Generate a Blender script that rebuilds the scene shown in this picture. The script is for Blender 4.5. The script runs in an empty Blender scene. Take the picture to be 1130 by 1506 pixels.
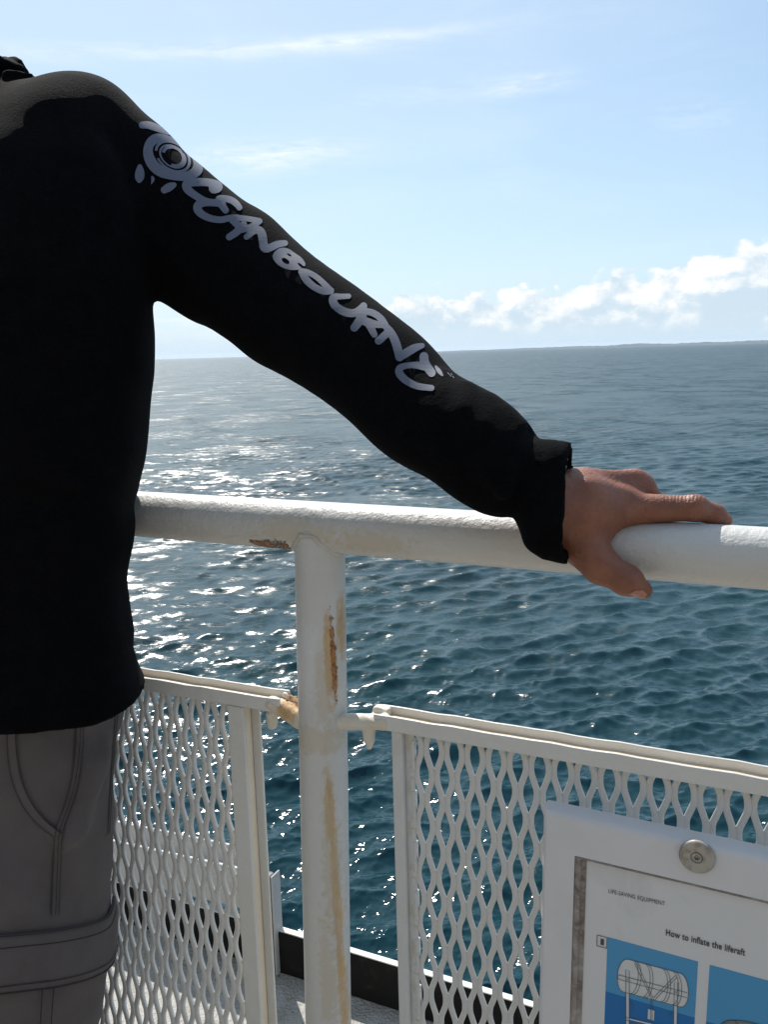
import bpy, math, random
import numpy as np
from mathutils import Vector
from mathutils.bvhtree import BVHTree

rng = np.random.default_rng(7)
random.seed(7)
scene = bpy.context.scene
COL = scene.collection

# ------------------------------------------------------------------ camera
F_PX, CX, CY = 1300.0, 565.0, 753.0
PITCH = math.atan(235.0 / F_PX)
ROLL = math.atan(0.0277)
CAM = np.array([0.0, 0.0, 1.2])
SEA_Z = -12.5
_F = np.array([0, math.cos(PITCH), -math.sin(PITCH)])
_U0 = np.array([0, math.sin(PITCH), math.cos(PITCH)])
_R0 = np.array([1.0, 0, 0])
_R = math.cos(ROLL) * _R0 - math.sin(ROLL) * _U0
_U = math.sin(ROLL) * _R0 + math.cos(ROLL) * _U0

def ray(px, py):
    return _F + _R * ((px - CX) / F_PX) + _U * ((CY - py) / F_PX)

def at(px, py, d):
    return CAM + ray(px, py) * d

def on_plane(px, py, p0, n):
    d = ray(px, py)
    return CAM + d * (np.dot(p0 - CAM, n) / np.dot(d, n))

def c2w(v):                       # camera frame (right, up, depth) -> world
    v = np.asarray(v, float)
    return CAM + v[..., 0:1] * _R + v[..., 1:2] * _U + v[..., 2:3] * _F

def cs(px, py, d):                # pixel + depth -> camera frame
    return np.array([(px - CX) / F_PX * d, (CY - py) / F_PX * d, d])

def unit(v):
    v = np.asarray(v, float)
    return v / max(np.linalg.norm(v), 1e-12)

cam_d = bpy.data.cameras.new("camera")
cam = bpy.data.objects.new("camera", cam_d)
COL.objects.link(cam)
cam_d.sensor_fit = 'HORIZONTAL'
cam_d.sensor_width = 36.0
cam_d.lens = 36.0 * F_PX / 1130.0
cam_d.clip_start = 0.02
cam_d.clip_end = 60000.0
from mathutils import Matrix
cam.matrix_world = Matrix((
    (_R[0], _U[0], -_F[0], CAM[0]),
    (_R[1], _U[1], -_F[1], CAM[1]),
    (_R[2], _U[2], -_F[2], CAM[2]),
    (0, 0, 0, 1)))
scene.camera = cam

# ship frame: the ferry heels about a degree against the horizon
_e1 = unit(ray(-2150, 600)) * -1.0                 # along the rail, to the right
_zs = unit(-(_F * F_PX + _R * (675 - CX) + _U * (CY - (753 + 7190))))
ZS = unit(_zs - np.dot(_zs, _e1) * _e1)
E1 = _e1
E2 = unit(np.cross(ZS, E1))                        # outboard
if np.dot(E2, _F) < 0:
    E2 = -E2
PIPE_D = 0.0483
P_RIGHT = at(1130, 821.5, F_PX * PIPE_D / 92.7)
def rp(px, py, off=0.0):          # pixel -> the railing's plane (off metres outboard of it)
    return on_plane(px, py, P_RIGHT + E2 * off, E2)
DECK0 = CAM - ZS * 1.2
def dk(px, py, h=0.0):            # pixel -> deck level
    return on_plane(px, py, DECK0 + ZS * h, ZS)
def ship(s, n, z):                # metres along the rail / outboard / above deck, from the post
    return POST0 + E1 * s + E2 * n + ZS * z
_p = rp(473, 790)
POST0 = _p - ZS * np.dot(_p - DECK0, ZS)
def ship_c(p):
    q = np.asarray(p) - POST0
    return np.array([np.dot(q, E1), np.dot(q, E2), np.dot(q, ZS)])

# ------------------------------------------------------------------ node helper
class S:
    def __init__(s, nt, sock): s.nt, s.o = nt, sock
    def _m(s, op, *a, clamp=False):
        n = s.nt.nodes.new('ShaderNodeMath'); n.operation = op; n.use_clamp = clamp
        for i, x in enumerate((s,) + a): put(s.nt, n.inputs[i], x)
        return S(s.nt, n.outputs[0])
    def __add__(s, b): return s._m('ADD', b)
    def __radd__(s, b): return s._m('ADD', b)
    def __sub__(s, b): return s._m('SUBTRACT', b)
    def __rsub__(s, b): return (s * -1.0) + b
    def __mul__(s, b): return s._m('MULTIPLY', b)
    def __rmul__(s, b): return s._m('MULTIPLY', b)
    def __truediv__(s, b): return s._m('DIVIDE', b)
    def pow(s, b): return s._m('POWER', b)
    def max(s, b): return s._m('MAXIMUM', b)
    def min(s, b): return s._m('MINIMUM', b)
    def abs(s): return s._m('ABSOLUTE')
    def sin(s): return s._m('SINE')
    def exp(s): return s._m('EXPONENT')
    def sm(s, a, b, lo=0.0, hi=1.0):
        n = s.nt.nodes.new('ShaderNodeMapRange'); n.interpolation_type = 'SMOOTHSTEP'
        put(s.nt, n.inputs[0], s)
        if a <= b: vals = (a, b, lo, hi)
        else: vals = (b, a, hi, lo)
        for i, v in zip((1, 2, 3, 4), vals): put(s.nt, n.inputs[i], v)
        return S(s.nt, n.outputs[0])

def put(nt, inp, x):
    if isinstance(x, S): nt.links.new(x.o, inp)
    elif isinstance(x, (tuple, list, np.ndarray)):
        x = [float(v) for v in x]
        n = len(inp.default_value)
        inp.default_value = (x + [1.0])[:n] if len(x) < n else x[:n]
    else: inp.default_value = float(x)

class M:
    def __init__(s, name):
        s.m = bpy.data.materials.new(name); s.m.use_nodes = True
        s.nt = s.m.node_tree
        s.b = s.nt.nodes['Principled BSDF']
        s._pos = None
    def pos(s):
        if s._pos is None:
            g = s.nt.nodes.new('ShaderNodeNewGeometry')
            s._pos = S(s.nt, g.outputs['Position']); s._nrm = S(s.nt, g.outputs['Normal'])
        return s._pos
    def nrm(s):
        s.pos(); return s._nrm
    def set(s, **k):
        for key, v in k.items():
            put(s.nt, s.b.inputs[key.replace('_', ' ')], v)
        return s
    def vm(s, op, a, b=None):
        n = s.nt.nodes.new('ShaderNodeVectorMath'); n.operation = op
        put(s.nt, n.inputs[0], a)
        if b is not None:
            put(s.nt, n.inputs[3 if op == 'SCALE' else 1], b)
        return S(s.nt, n.outputs['Value' if op in ('DOT_PRODUCT', 'LENGTH', 'DISTANCE') else 'Vector'])
    def noise(s, vec, scale, detail=4, rough=0.5, color=False, dist=0.0):
        n = s.nt.nodes.new('ShaderNodeTexNoise'); n.noise_dimensions = '3D'
        put(s.nt, n.inputs['Vector'], vec)
        put(s.nt, n.inputs['Scale'], scale); put(s.nt, n.inputs['Detail'], detail)
        put(s.nt, n.inputs['Roughness'], rough); put(s.nt, n.inputs['Distortion'], dist)
        return S(s.nt, n.outputs['Color' if color else 0])
    def voro(s, vec, scale, feature='F1', rnd=1.0):
        n = s.nt.nodes.new('ShaderNodeTexVoronoi'); n.feature = feature
        put(s.nt, n.inputs['Vector'], vec); put(s.nt, n.inputs['Scale'], scale)
        put(s.nt, n.inputs['Randomness'], rnd)
        return S(s.nt, n.outputs['Distance'])
    def comb(s, x, y, z):
        n = s.nt.nodes.new('ShaderNodeCombineXYZ')
        for i, v in enumerate((x, y, z)): put(s.nt, n.inputs[i], v)
        return S(s.nt, n.outputs[0])
    def sep(s, v):
        n = s.nt.nodes.new('ShaderNodeSeparateXYZ'); put(s.nt, n.inputs[0], v)
        return [S(s.nt, n.outputs[i]) for i in range(3)]
    def mix(s, fac, a, b):
        n = s.nt.nodes.new('ShaderNodeMix'); n.data_type = 'RGBA'
        put(s.nt, n.inputs[0], fac); put(s.nt, n.inputs[6], a); put(s.nt, n.inputs[7], b)
        return S(s.nt, n.outputs[2])
    def bump(s, h, strength=0.5, dist=0.002):
        n = s.nt.nodes.new('ShaderNodeBump')
        put(s.nt, n.inputs['Height'], h); put(s.nt, n.inputs['Strength'], strength)
        put(s.nt, n.inputs['Distance'], dist)
        s.nt.links.new(n.outputs[0], s.b.inputs['Normal'])
    def shipco(s):                 # along rail, outboard, up (metres from the post's foot)
        d = s.vm('SUBTRACT', s.pos(), POST0)
        return (s.vm('DOT_PRODUCT', d, E1), s.vm('DOT_PRODUCT', d, E2), s.vm('DOT_PRODUCT', d, ZS))

# ------------------------------------------------------------------ object helpers
BASE = {}
def root(name, loc, label, cat, group=None, kind=None):
    o = bpy.data.objects.new(name, None); COL.objects.link(o)
    o.location = loc; o.empty_display_size = 0.05
    o['label'] = label; o['category'] = cat
    if group: o['group'] = group
    if kind: o['kind'] = kind
    BASE[o.name] = np.asarray(loc, float)
    return o

def mesh(name, V, Fc, m, parent=None, smooth=True, sharp=None, label=None):
    V = np.asarray(V, float)
    b = np.zeros(3)
    if parent is not None: b = BASE[parent.name]
    me = bpy.data.meshes.new(name)
    V2 = V - b
    if isinstance(Fc, np.ndarray) and len(Fc):
        nf, k = Fc.shape
        me.vertices.add(len(V2)); me.vertices.foreach_set('co', V2.astype(np.float32).ravel())
        me.loops.add(nf * k); me.loops.foreach_set('vertex_index', Fc.astype(np.int32).ravel())
        me.polygons.add(nf); me.polygons.foreach_set('loop_start', (np.arange(nf) * k).astype(np.int32))
        me.polygons.foreach_set('loop_total', np.full(nf, k, np.int32))
        me.update(calc_edges=True); me.validate()
    else:
        me.from_pydata(V2.tolist(), [], [list(map(int, f)) for f in Fc]); me.update()
    if smooth:
        me.polygons.foreach_set('use_smooth', [True] * len(me.polygons))
    if sharp is not None:
        me.set_sharp_from_angle(angle=math.radians(sharp))
    o = bpy.data.objects.new(name, me); COL.objects.link(o)
    me.materials.append(m.m if isinstance(m, M) else m)
    if parent is not None:
        o.parent = parent; BASE[o.name] = b
    else:
        BASE[o.name] = np.zeros(3)
    if label: o['label'] = label
    return o

def bevel(o, w, seg=2, angle=40):
    md = o.modifiers.new('bevel', 'BEVEL'); md.width = w; md.segments = seg
    md.limit_method = 'ANGLE'; md.angle_limit = math.radians(angle)
    return o

class MB:
    def __init__(s): s.v = []; s.f = []
    def add(s, V, Fc):
        n = len(s.v); s.v += [tuple(x) for x in np.asarray(V)]
        s.f += [tuple(int(i) + n for i in f) for f in Fc]
    def box(s, o, a, b, c):        # corner + three edge vectors
        o, a, b, c = map(np.asarray, (o, a, b, c))
        V = [o, o + a, o + a + b, o + b, o + c, o + a + c, o + a + b + c, o + b + c]
        Fc = [(0, 3, 2, 1), (4, 5, 6, 7), (0, 1, 5, 4), (1, 2, 6, 5), (2, 3, 7, 6), (3, 0, 4, 7)]
        if np.dot(np.cross(a, b), c) < 0: Fc = [f[::-1] for f in Fc]
        s.add(V, Fc)
    def sbox(s, s0, s1, n0, n1, z0, z1):   # box in the ship frame
        s.box(ship(s0, n0, z0), E1 * (s1 - s0), E2 * (n1 - n0), ZS * (z1 - z0))
    def tube(s, pts, rad, n=16, cap=True, sc=None):
        pts = [np.asarray(p, float) for p in pts]
        if not hasattr(rad, '__len__'): rad = [rad] * len(pts)
        V = []; Fc = []
        up = None
        for i, p in enumerate(pts):
            t = unit(pts[min(i + 1, len(pts) - 1)] - pts[max(i - 1, 0)])
            if up is None:
                up = np.array([0, 0, 1.0]) if abs(t[2]) < 0.9 else np.array([1.0, 0, 0])
            a = unit(up - np.dot(up, t) * t); bb = np.cross(t, a); up = a
            for k in range(n):
                th = 2 * math.pi * k / n
                V.append(p + rad[i] * (math.cos(th) * a + math.sin(th) * bb))
        for i in range(len(pts) - 1):
            for k in range(n):
                k2 = (k + 1) % n
                Fc.append((i * n + k, i * n + k2, (i + 1) * n + k2, (i + 1) * n + k))
        if cap:
            Fc.append(tuple(range(n))[::-1]); Fc.append(tuple((len(pts) - 1) * n + k for k in range(n)))
        s.add(V, Fc)
    def build(s, name, m, parent=None, **k):
        return mesh(name, s.v, s.f, m, parent, **k)

def snets(f, o, h):
    """naive surface nets; inside is f < 0"""
    ins = f < 0
    c = np.zeros(tuple(n - 1 for n in f.shape), np.int8)
    sl = (slice(None, -1), slice(1, None))
    for a in (0, 1):
        for b in (0, 1):
            for d in (0, 1): c += ins[sl[a], sl[b], sl[d]]
    I, J, K = np.nonzero((c > 0) & (c < 8))
    acc = np.zeros((len(I), 3)); cnt = np.zeros(len(I))
    for ax in range(3):
        for p in (0, 1):
            for q in (0, 1):
                off = [0, 0, 0]; o1, o2 = [(1, 2), (0, 2), (0, 1)][ax]
                off[o1] = p; off[o2] = q
                off2 = list(off); off2[ax] = 1
                f0 = f[I + off[0], J + off[1], K + off[2]]; f1 = f[I + off2[0], J + off2[1], K + off2[2]]
                x = (f0 < 0) != (f1 < 0)
                t = np.where(x, f0 / np.where(x, f0 - f1, 1), 0)
                e = np.zeros((len(I), 3)); e[:, o1] = p; e[:, o2] = q; e[:, ax] = t
                acc += e * x[:, None]; cnt += x
    V = np.stack([I, J, K], 1) + acc / cnt[:, None]
    V = np.asarray(o) + V * h
    idx = np.full(c.shape, -1, np.int32); idx[I, J, K] = np.arange(len(I))
    Q = []
    m = slice(1, -1)
    for ax in range(3):
        if ax == 0: A, B = ins[:-1, m, m], ins[1:, m, m]
        elif ax == 1: A, B = ins[m, :-1, m], ins[m, 1:, m]
        else: A, B = ins[m, m, :-1], ins[m, m, 1:]
        i, j, k = np.nonzero(A != B); inn = A[i, j, k]
        if ax == 0: j = j + 1; k = k + 1
        elif ax == 1: i = i + 1; k = k + 1
        else: i = i + 1; j = j + 1
        def g(di, dj, dk): return idx[i + di, j + dj, k + dk]
        if ax == 0: q = np.stack([g(0, -1, -1), g(0, 0, -1), g(0, 0, 0), g(0, -1, 0)], 1)
        elif ax == 1: q = np.stack([g(-1, 0, -1), g(-1, 0, 0), g(0, 0, 0), g(0, 0, -1)], 1)
        else: q = np.stack([g(-1, -1, 0), g(0, -1, 0), g(0, 0, 0), g(-1, 0, 0)], 1)
        q = np.where(inn[:, None], q, q[:, ::-1]); Q.append(q)
    return V, np.concatenate(Q)

class SDF:
    def __init__(s, lo, hi, h):
        s.o = np.asarray(lo, float); s.h = h
        n = [int(math.ceil((b - a) / h)) + 1 for a, b in zip(lo, hi)]
        ax = [(s.o[i] + h * np.arange(n[i])).astype(np.float32) for i in range(3)]
        s.X, s.Y, s.Z = ax[0][:, None, None], ax[1][None, :, None], ax[2][None, None, :]
        s.shape = tuple(n)
    def cone(s, a, b, ra, rb, zs=1.0):          # tapered capsule; zs flattens along axis 3
        a = np.asarray(a, float); b = np.asarray(b, float); w = np.array([1, 1, zs])
        A = a * w; D = (b - a) * w; L = max(np.dot(D, D), 1e-12)
        x, y, z = s.X - np.float32(A[0]), s.Y - np.float32(A[1]), s.Z * np.float32(zs) - np.float32(A[2])
        t = np.clip((x * np.float32(D[0]) + y * np.float32(D[1]) + z * np.float32(D[2])) / np.float32(L), 0, 1)
        d = np.sqrt((x - t * np.float32(D[0])) ** 2 + (y - t * np.float32(D[1])) ** 2 + (z - t * np.float32(D[2])) ** 2)
        return d - (np.float32(ra) + t * np.float32(rb - ra))
    def ell(s, c, r):
        r = np.asarray(r, float)
        q = np.sqrt(((s.X - np.float32(c[0])) / np.float32(r[0])) ** 2 + ((s.Y - np.float32(c[1])) / np.float32(r[1])) ** 2
                    + ((s.Z - np.float32(c[2])) / np.float32(r[2])) ** 2)
        return (q - 1) * np.float32(min(r))
    def plane(s, p, n):                        # negative on the side the normal leaves
        n = unit(n)
        return (s.X - np.float32(p[0])) * np.float32(n[0]) + (s.Y - np.float32(p[1])) * np.float32(n[1]) + (s.Z - np.float32(p[2])) * np.float32(n[2])
    def mesh(s, f): return snets(np.broadcast_to(f, s.shape), s.o, s.h)

def smin(a, b, k):
    h = np.clip(0.5 + 0.5 * (b - a) / k, 0, 1)
    return b + (a - b) * h - k * h * (1 - h)
def smax(a, b, k): return -smin(-a, -b, k)
# ------------------------------------------------------------------ light and sky
SUN_AZ, SUN_EL = math.radians(-19), math.radians(49)      # azimuth from +Y, clockwise positive
SUN_DIR = np.array([math.sin(SUN_AZ) * math.cos(SUN_EL), math.cos(SUN_AZ) * math.cos(SUN_EL), math.sin(SUN_EL)])
ld = bpy.data.lights.new("sun", 'SUN'); ld.energy = 4.6; ld.angle = math.radians(0.53); ld.color = (1.0, 0.965, 0.91)
lo = bpy.data.objects.new("sun", ld); COL.objects.link(lo)
lo.rotation_euler = Vector(SUN_DIR).to_track_quat('Z', 'Y').to_euler()
lo.location = (-5, 12, 15)

world = bpy.data.worlds.new("World"); scene.world = world; world.use_nodes = True
W = M.__new__(M); W.nt = world.node_tree; W._pos = None
bg = W.nt.nodes['Background']
sky = W.nt.nodes.new('ShaderNodeTexSky'); sky.sky_type = 'NISHITA'; sky.sun_disc = False
sky.sun_elevation = SUN_EL; sky.sun_rotation = SUN_AZ
sky.altitude = 0; sky.air_density = 1.0; sky.dust_density = 0.45; sky.ozone_density = 1.6
tc = W.nt.nodes.new('ShaderNodeTexCoord')
DIR = S(W.nt, tc.outputs['Generated'])
dx, dy, dz = W.sep(DIR)
az = dx._m('ARCTAN2', dy); el = dz._m('ARCSINE')
def azel(px, py):
    d = unit(ray(px, py)); return math.atan2(d[0], d[1]), math.asin(d[2])
skyc = S(W.nt, sky.outputs[0])
# cumulus bank low over the horizon, thickening to the right
v2 = W.comb(az * 1.0, el * 1.35, 0.37)
n_big = W.noise(v2, 13.0, 3, 0.55)
n_fine = W.noise(v2, 46.0, 6, 0.62, dist=0.3)
vor = W.voro(W.vm('ADD', v2, W.vm('SCALE', W.noise(v2, 60.0, 3, 0.5, color=True), 0.012)), 62.0, 'SMOOTH_F1')
a0, e_b = azel(560, 486)
a1, _ = azel(1130, 470)
_, t0 = azel(600, 425); _, t1 = azel(1130, 352)
base_el = math.radians(1.15)
rise = az.sm(a0 - 0.10, a1 + 0.25)
top = rise * (t1 - t0 + 0.028) + (t0 - 0.016) + (n_big - 0.5) * 0.075 - (vor - 0.35) * 0.034 + (n_fine - 0.5) * 0.02
cum = (top - el).sm(-0.002, 0.0085) * el.sm(base_el - 0.016, base_el + 0.014) * az.sm(a0 - 0.16, a0 + 0.08)
hgt = ((el - base_el) / (top - base_el).max(0.01)).sm(-0.1, 1.0)
vs = W.vm('ADD', v2, (-0.006, 0.016, 0.0))
lump = W.noise(v2, 30.0, 5, 0.6, dist=0.2) - W.noise(vs, 30.0, 5, 0.6, dist=0.2)
vsb = W.vm('ADD', v2, (-0.010, 0.030, 0.0))
lumpb = n_big - W.noise(vsb, 13.0, 3, 0.55)
puff = (lump * 1.5 + lumpb * 1.6 + hgt * 0.42 + 0.20 - vor * 0.22).sm(0.02, 0.66)
cum_col = W.mix(puff, (4.5, 5.5, 6.5), (8.0, 8.0, 7.9))
cum_a = cum * (puff * 0.28 + 0.66) * (hgt * 0.2 + 0.8)
# thin streaks of cirrus
def streak(px, py, wx, wy, tilt, amt, sc):
    a, e = azel(px, py)
    da, de = az - a, el - e
    u = (da + de * tilt) / wx; v = (de - da * tilt) / wy
    n = W.noise(W.comb(az * sc, el * sc * 4.5, px * 0.01), 1.0, 5, 0.6, dist=0.6)
    g = (u * u + v * v) * -1.0
    return (g.exp() * n.sm(0.28, 0.72)) * amt
ci = streak(500, 62, 0.10, 0.0065, 0.06, 0.62, 22) + streak(300, 76, 0.30, 0.010, 0.05, 0.45, 16) + streak(395, 230, 0.075, 0.014, 0.05, 0.95, 20) \
    + streak(775, 125, 0.045, 0.0085, 0.12, 0.55, 30) + streak(660, 132, 0.10, 0.010, 0.05, 0.22, 26) + streak(1020, 172, 0.045, 0.016, -0.1, 0.20, 30) \
    + streak(330, 470, 0.12, 0.02, 0.0, 0.5, 18)
wisp = W.noise(W.comb(az * 3.0, el * 14.0, 1.7), 1.0, 6, 0.6, dist=0.5).sm(0.45, 0.8) * 0.16
ci = (ci + wisp * el.sm(0.02, 0.2)).min(0.95)
hz_f = (el * (-1.0 / 0.085))._m('EXPONENT').min(1.0)
skyc = W.mix(hz_f * 0.92, skyc, (5.0, 6.15, 7.1))
skyc = W.mix(0.38, skyc, (3.7, 5.5, 7.4))
glow = W.vm('DOT_PRODUCT', DIR, SUN_DIR).max(0.0).pow(5.0)
skyc = W.mix((glow * 0.60).min(0.8), skyc, (6.9, 7.8, 8.1))
c1 = W.mix(ci, skyc, (7.4, 7.9, 8.1))
c2 = W.mix(cum_a, c1, cum_col)
put(W.nt, bg.inputs['Color'], c2)
world.cycles.sampling_method = 'MANUAL'; world.cycles.sample_map_resolution = 512
bg.inputs['Strength'].default_value = 0.105
world.cycles_visibility.camera = True

scene.view_settings.view_transform = 'Standard'
scene.view_settings.look = 'None'
scene.view_settings.exposure = 0.35
scene.view_settings.gamma = 1.0
scene.render.engine = 'CYCLES'
scene.cycles.use_denoising = True
scene.cycles.denoising_prefilter = 'NONE'
scene.cycles.max_bounces = 8
scene.cycles.sample_clamp_indirect = 6.0

# ------------------------------------------------------------------ sea
def build_sea():
    H = CAM[2] - SEA_Z
    th0, th1, nth = math.radians(-40), math.radians(40), 1180
    t = np.concatenate([np.arange(0.0011, 0.02, 0.0009), np.arange(0.02, 0.16, 0.0004), np.arange(0.16, 1.15, 0.0011)])[::-1]
    r = H / t
    th = np.linspace(th0, th1, nth)
    Rr, Th = np.meshgrid(r, th, indexing='ij')
    x = (Rr * np.sin(Th)).astype(np.float32); y = (Rr * np.cos(Th)).astype(np.float32)
    dr = np.abs(np.gradient(r)).astype(np.float32)[:, None]
    dxw = (r * (th[1] - th[0])).astype(np.float32)[:, None]
    z = np.zeros_like(x); ox = np.zeros_like(x); oy = np.zeros_like(x); lost = np.zeros((len(r), 1), np.float32)
    N = 200
    lam = np.exp(np.linspace(math.log(0.12), math.log(4.3), N)) * rng.uniform(0.94, 1.06, N)
    wind = math.radians(166)
    gust = 1.0 + 0.22 * np.sin(x * 0.031 + 1.3 + 0.9 * np.sin(y * 0.017)) * np.sin(y * 0.023 + 0.5 + 0.7 * np.sin(x * 0.021))
    for l in lam:
        k = 2 * math.pi / l
        spread = 0.62 if l < 0.45 else (0.46 if l < 1.2 else 0.34)
        a_dir = wind + rng.normal(0, spread)
        kx, ky = k * math.sin(a_dir), k * math.cos(a_dir)
        s = 0.0192 * (1.40 if l < 1.8 else min(1.25, (l ** 0.25))) * (1.0 if l < 3 else 0.72) * rng.uniform(0.6, 1.3)
        s *= 1.32 if 0.6 < l < 3.2 else 1.0
        a = s / k
        pr = abs(math.cos(a_dir)) + 0.25
        fade = np.clip((l / (dr * pr + dxw * 0.6) - 1.7) / 2.6, 0, 1)
        lost += (s * s * 0.5) * (1 - fade) ** 2
        ph = (kx * x + ky * y + rng.uniform(0, 6.283)).astype(np.float32)
        A = (a * fade).astype(np.float32)
        z += A * np.sin(ph) * gust; c = A * np.cos(ph) * 0.72
        ox += c * math.sin(a_dir); oy += c * math.cos(a_dir)
    x2 = x + ox; y2 = y + oy
    V = np.stack([x2.ravel(), y2.ravel(), (z + SEA_Z).ravel()], 1)
    nr = len(r)
    i = np.arange(nr - 1)[:, None] * nth + np.arange(nth - 1)[None, :]
    Fc = np.stack([i, i + 1, i + nth + 1, i + nth], -1).reshape(-1, 4)
    lo_ = np.repeat(np.sqrt(lost), nth, 1).ravel()
    # the rest of the sea, all round
    th_b = np.linspace(th1, th0 + 2 * math.pi, 90); r_b = np.array([r[-1], 3000, 900, 300, 120, 60, 30, 18, 12.2])
    Vb = np.array([(q * math.sin(b), q * math.cos(b), SEA_Z) for q in r_b[::-1] for b in th_b])
    j = len(V) + np.arange(len(r_b) - 1)[:, None] * 90 + np.arange(89)[None, :]
    Fb = np.stack([j, j + 1, j + 91, j + 90], -1).reshape(-1, 4)
    ang = np.linspace(0, 2 * math.pi, 64, endpoint=False)
    Vc = np.array([(12.4 * math.sin(b), 12.4 * math.cos(b), SEA_Z - 0.25) for b in ang])
    V = np.concatenate([V, Vb, Vc]); lo_ = np.concatenate([lo_, np.full(len(Vb) + len(Vc), 0.15)])
    Fc = np.concatenate([Fc, Fb])
    m = M('sea_water')
    P = m.pos()
    at_ = m.nt.nodes.new('ShaderNodeAttribute'); at_.attribute_name = 'chop'
    lostS = S(m.nt, at_.outputs['Fac'])
    # unresolved waves and ripples tilt the surface directly
    px_, py_, pz_ = m.sep(P)
    st = m.comb(px_ * 0.42 + py_ * 0.10, py_ * 1.35 - px_ * 0.16, pz_)
    def tilt(scale, detail, rough):
        c = m.noise(st, scale, detail, rough, color=True, dist=0.25)
        return m.vm('SUBTRACT', c, (0.5, 0.5, 0.5))
    rl = (lostS - 0.10).max(0.0) * 1.5
    far = m.vm('SCALE', tilt(0.75, 8, 0.80), lostS * 7.0)
    grp = m.noise(m.comb(px_ * 1.0, py_ * 0.8, 0.0), 0.085, 4, 0.6, color=True, dist=0.4)
    far = m.vm('ADD', far, m.vm('SCALE', m.vm('SUBTRACT', grp, (0.5, 0.5, 0.5)), (lostS - 0.06).max(0.0) * 5.0))
    rip = m.vm('SCALE', tilt(8.0, 5, 0.72), 0.50)
    mic = m.vm('SCALE', tilt(44.0, 3, 0.7), 0.13)
    sm_ = m.vm('ADD', m.vm('ADD', far, rip), mic)
    sm_ = m.vm('MULTIPLY', sm_, (1, 1, 0))
    nn = m.vm('NORMALIZE', m.vm('ADD', m.nrm(), sm_))
    put(m.nt, m.b.inputs['Normal'], nn)
    big = m.noise(P, 0.05, 3, 0.5)
    m.set(Base_Color=m.mix(big.sm(0.35, 0.65), (0.005, 0.031, 0.040), (0.007, 0.038, 0.045)), Roughness=((rl * rl * 0.34 + 0.00003)._m('SQRT'))._m('SQRT'), IOR=1.333, Specular_IOR_Level=0.40)
    o = mesh('water', V, Fc, m)
    at2 = o.data.attributes.new('chop', 'FLOAT', 'POINT')
    at2.data.foreach_set('value', lo_.astype(np.float32))
    o['kind'] = 'structure'
    return o
build_sea()

# distant coast, a low pale line on the right
def build_coast():
    Dc = 11500.0
    V = []; n = 160
    for i in range(n):
        px = 640 + (1500 - 640) * i / (n - 1)
        a, _ = azel(px, 510)
        h = 36.0 * min(1, i / 55.0) ** 0.8 * (0.72 + 0.2 * math.sin(i * 0.31) * math.sin(i * 0.07 + 1) + 0.10 * rng.uniform(-1, 1))
        for dd, hh in ((0, 0.0), (120, h * 0.7), (420, h), (900, h * 0.8), (1500, 0.0)):
            q = Dc + dd
            V.append((q * math.sin(a), q * math.cos(a), SEA_Z - 0.3 + hh))
    Fc = [(i * 5 + k, (i + 1) * 5 + k, (i + 1) * 5 + k + 1, i * 5 + k + 1) for i in range(n - 1) for k in range(4)]
    m = M('coast_woodland')
    m.set(Base_Color=m.mix(m.noise(m.pos(), 0.004, 4).sm(0.4, 0.6), (0.025, 0.045, 0.05), (0.045, 0.065, 0.065)), Roughness=0.95)
    o = mesh('hills', V, Fc, m, smooth=False); o['kind'] = 'structure'
build_coast()

def build_haze():
    Xh = 16000.0
    mb = MB(); mb.box((-Xh, -Xh, SEA_Z - 1.5), (2 * Xh, 0, 0), (0, 2 * Xh, 0), (0, 0, 62.0))
    m = M('haze_air'); m.nt.nodes.remove(m.b)
    v = m.nt.nodes.new('ShaderNodeVolumePrincipled')
    v.inputs['Color'].default_value = (0.80, 0.89, 1.0, 1); v.inputs['Density'].default_value = HAZE
    v.inputs['Anisotropy'].default_value = 0.3
    out = [n for n in m.nt.nodes if n.type == 'OUTPUT_MATERIAL'][0]
    m.nt.links.new(v.outputs[0], out.inputs['Volume'])
    o = mb.build('haze', m, smooth=False); o['kind'] = 'stuff'
HAZE = 3.2e-5
build_haze()
# ------------------------------------------------------------------ ferry materials
def smudge(m, c, ax, rad, k=0.9, nz=None):
    """0..1 mask of a stain with a ragged edge round world point c; rad = half sizes along rail/out/up"""
    d = m.vm('SUBTRACT', m.pos(), c)
    q = m.comb(m.vm('DOT_PRODUCT', d, E1 / rad[0]), m.vm('DOT_PRODUCT', d, E2 / rad[1]), m.vm('DOT_PRODUCT', d, ZS / rad[2]))
    L = m.vm('LENGTH', q)
    return (L + (nz - 0.5) * k * 2.0).sm(1.05, 0.55)

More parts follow.
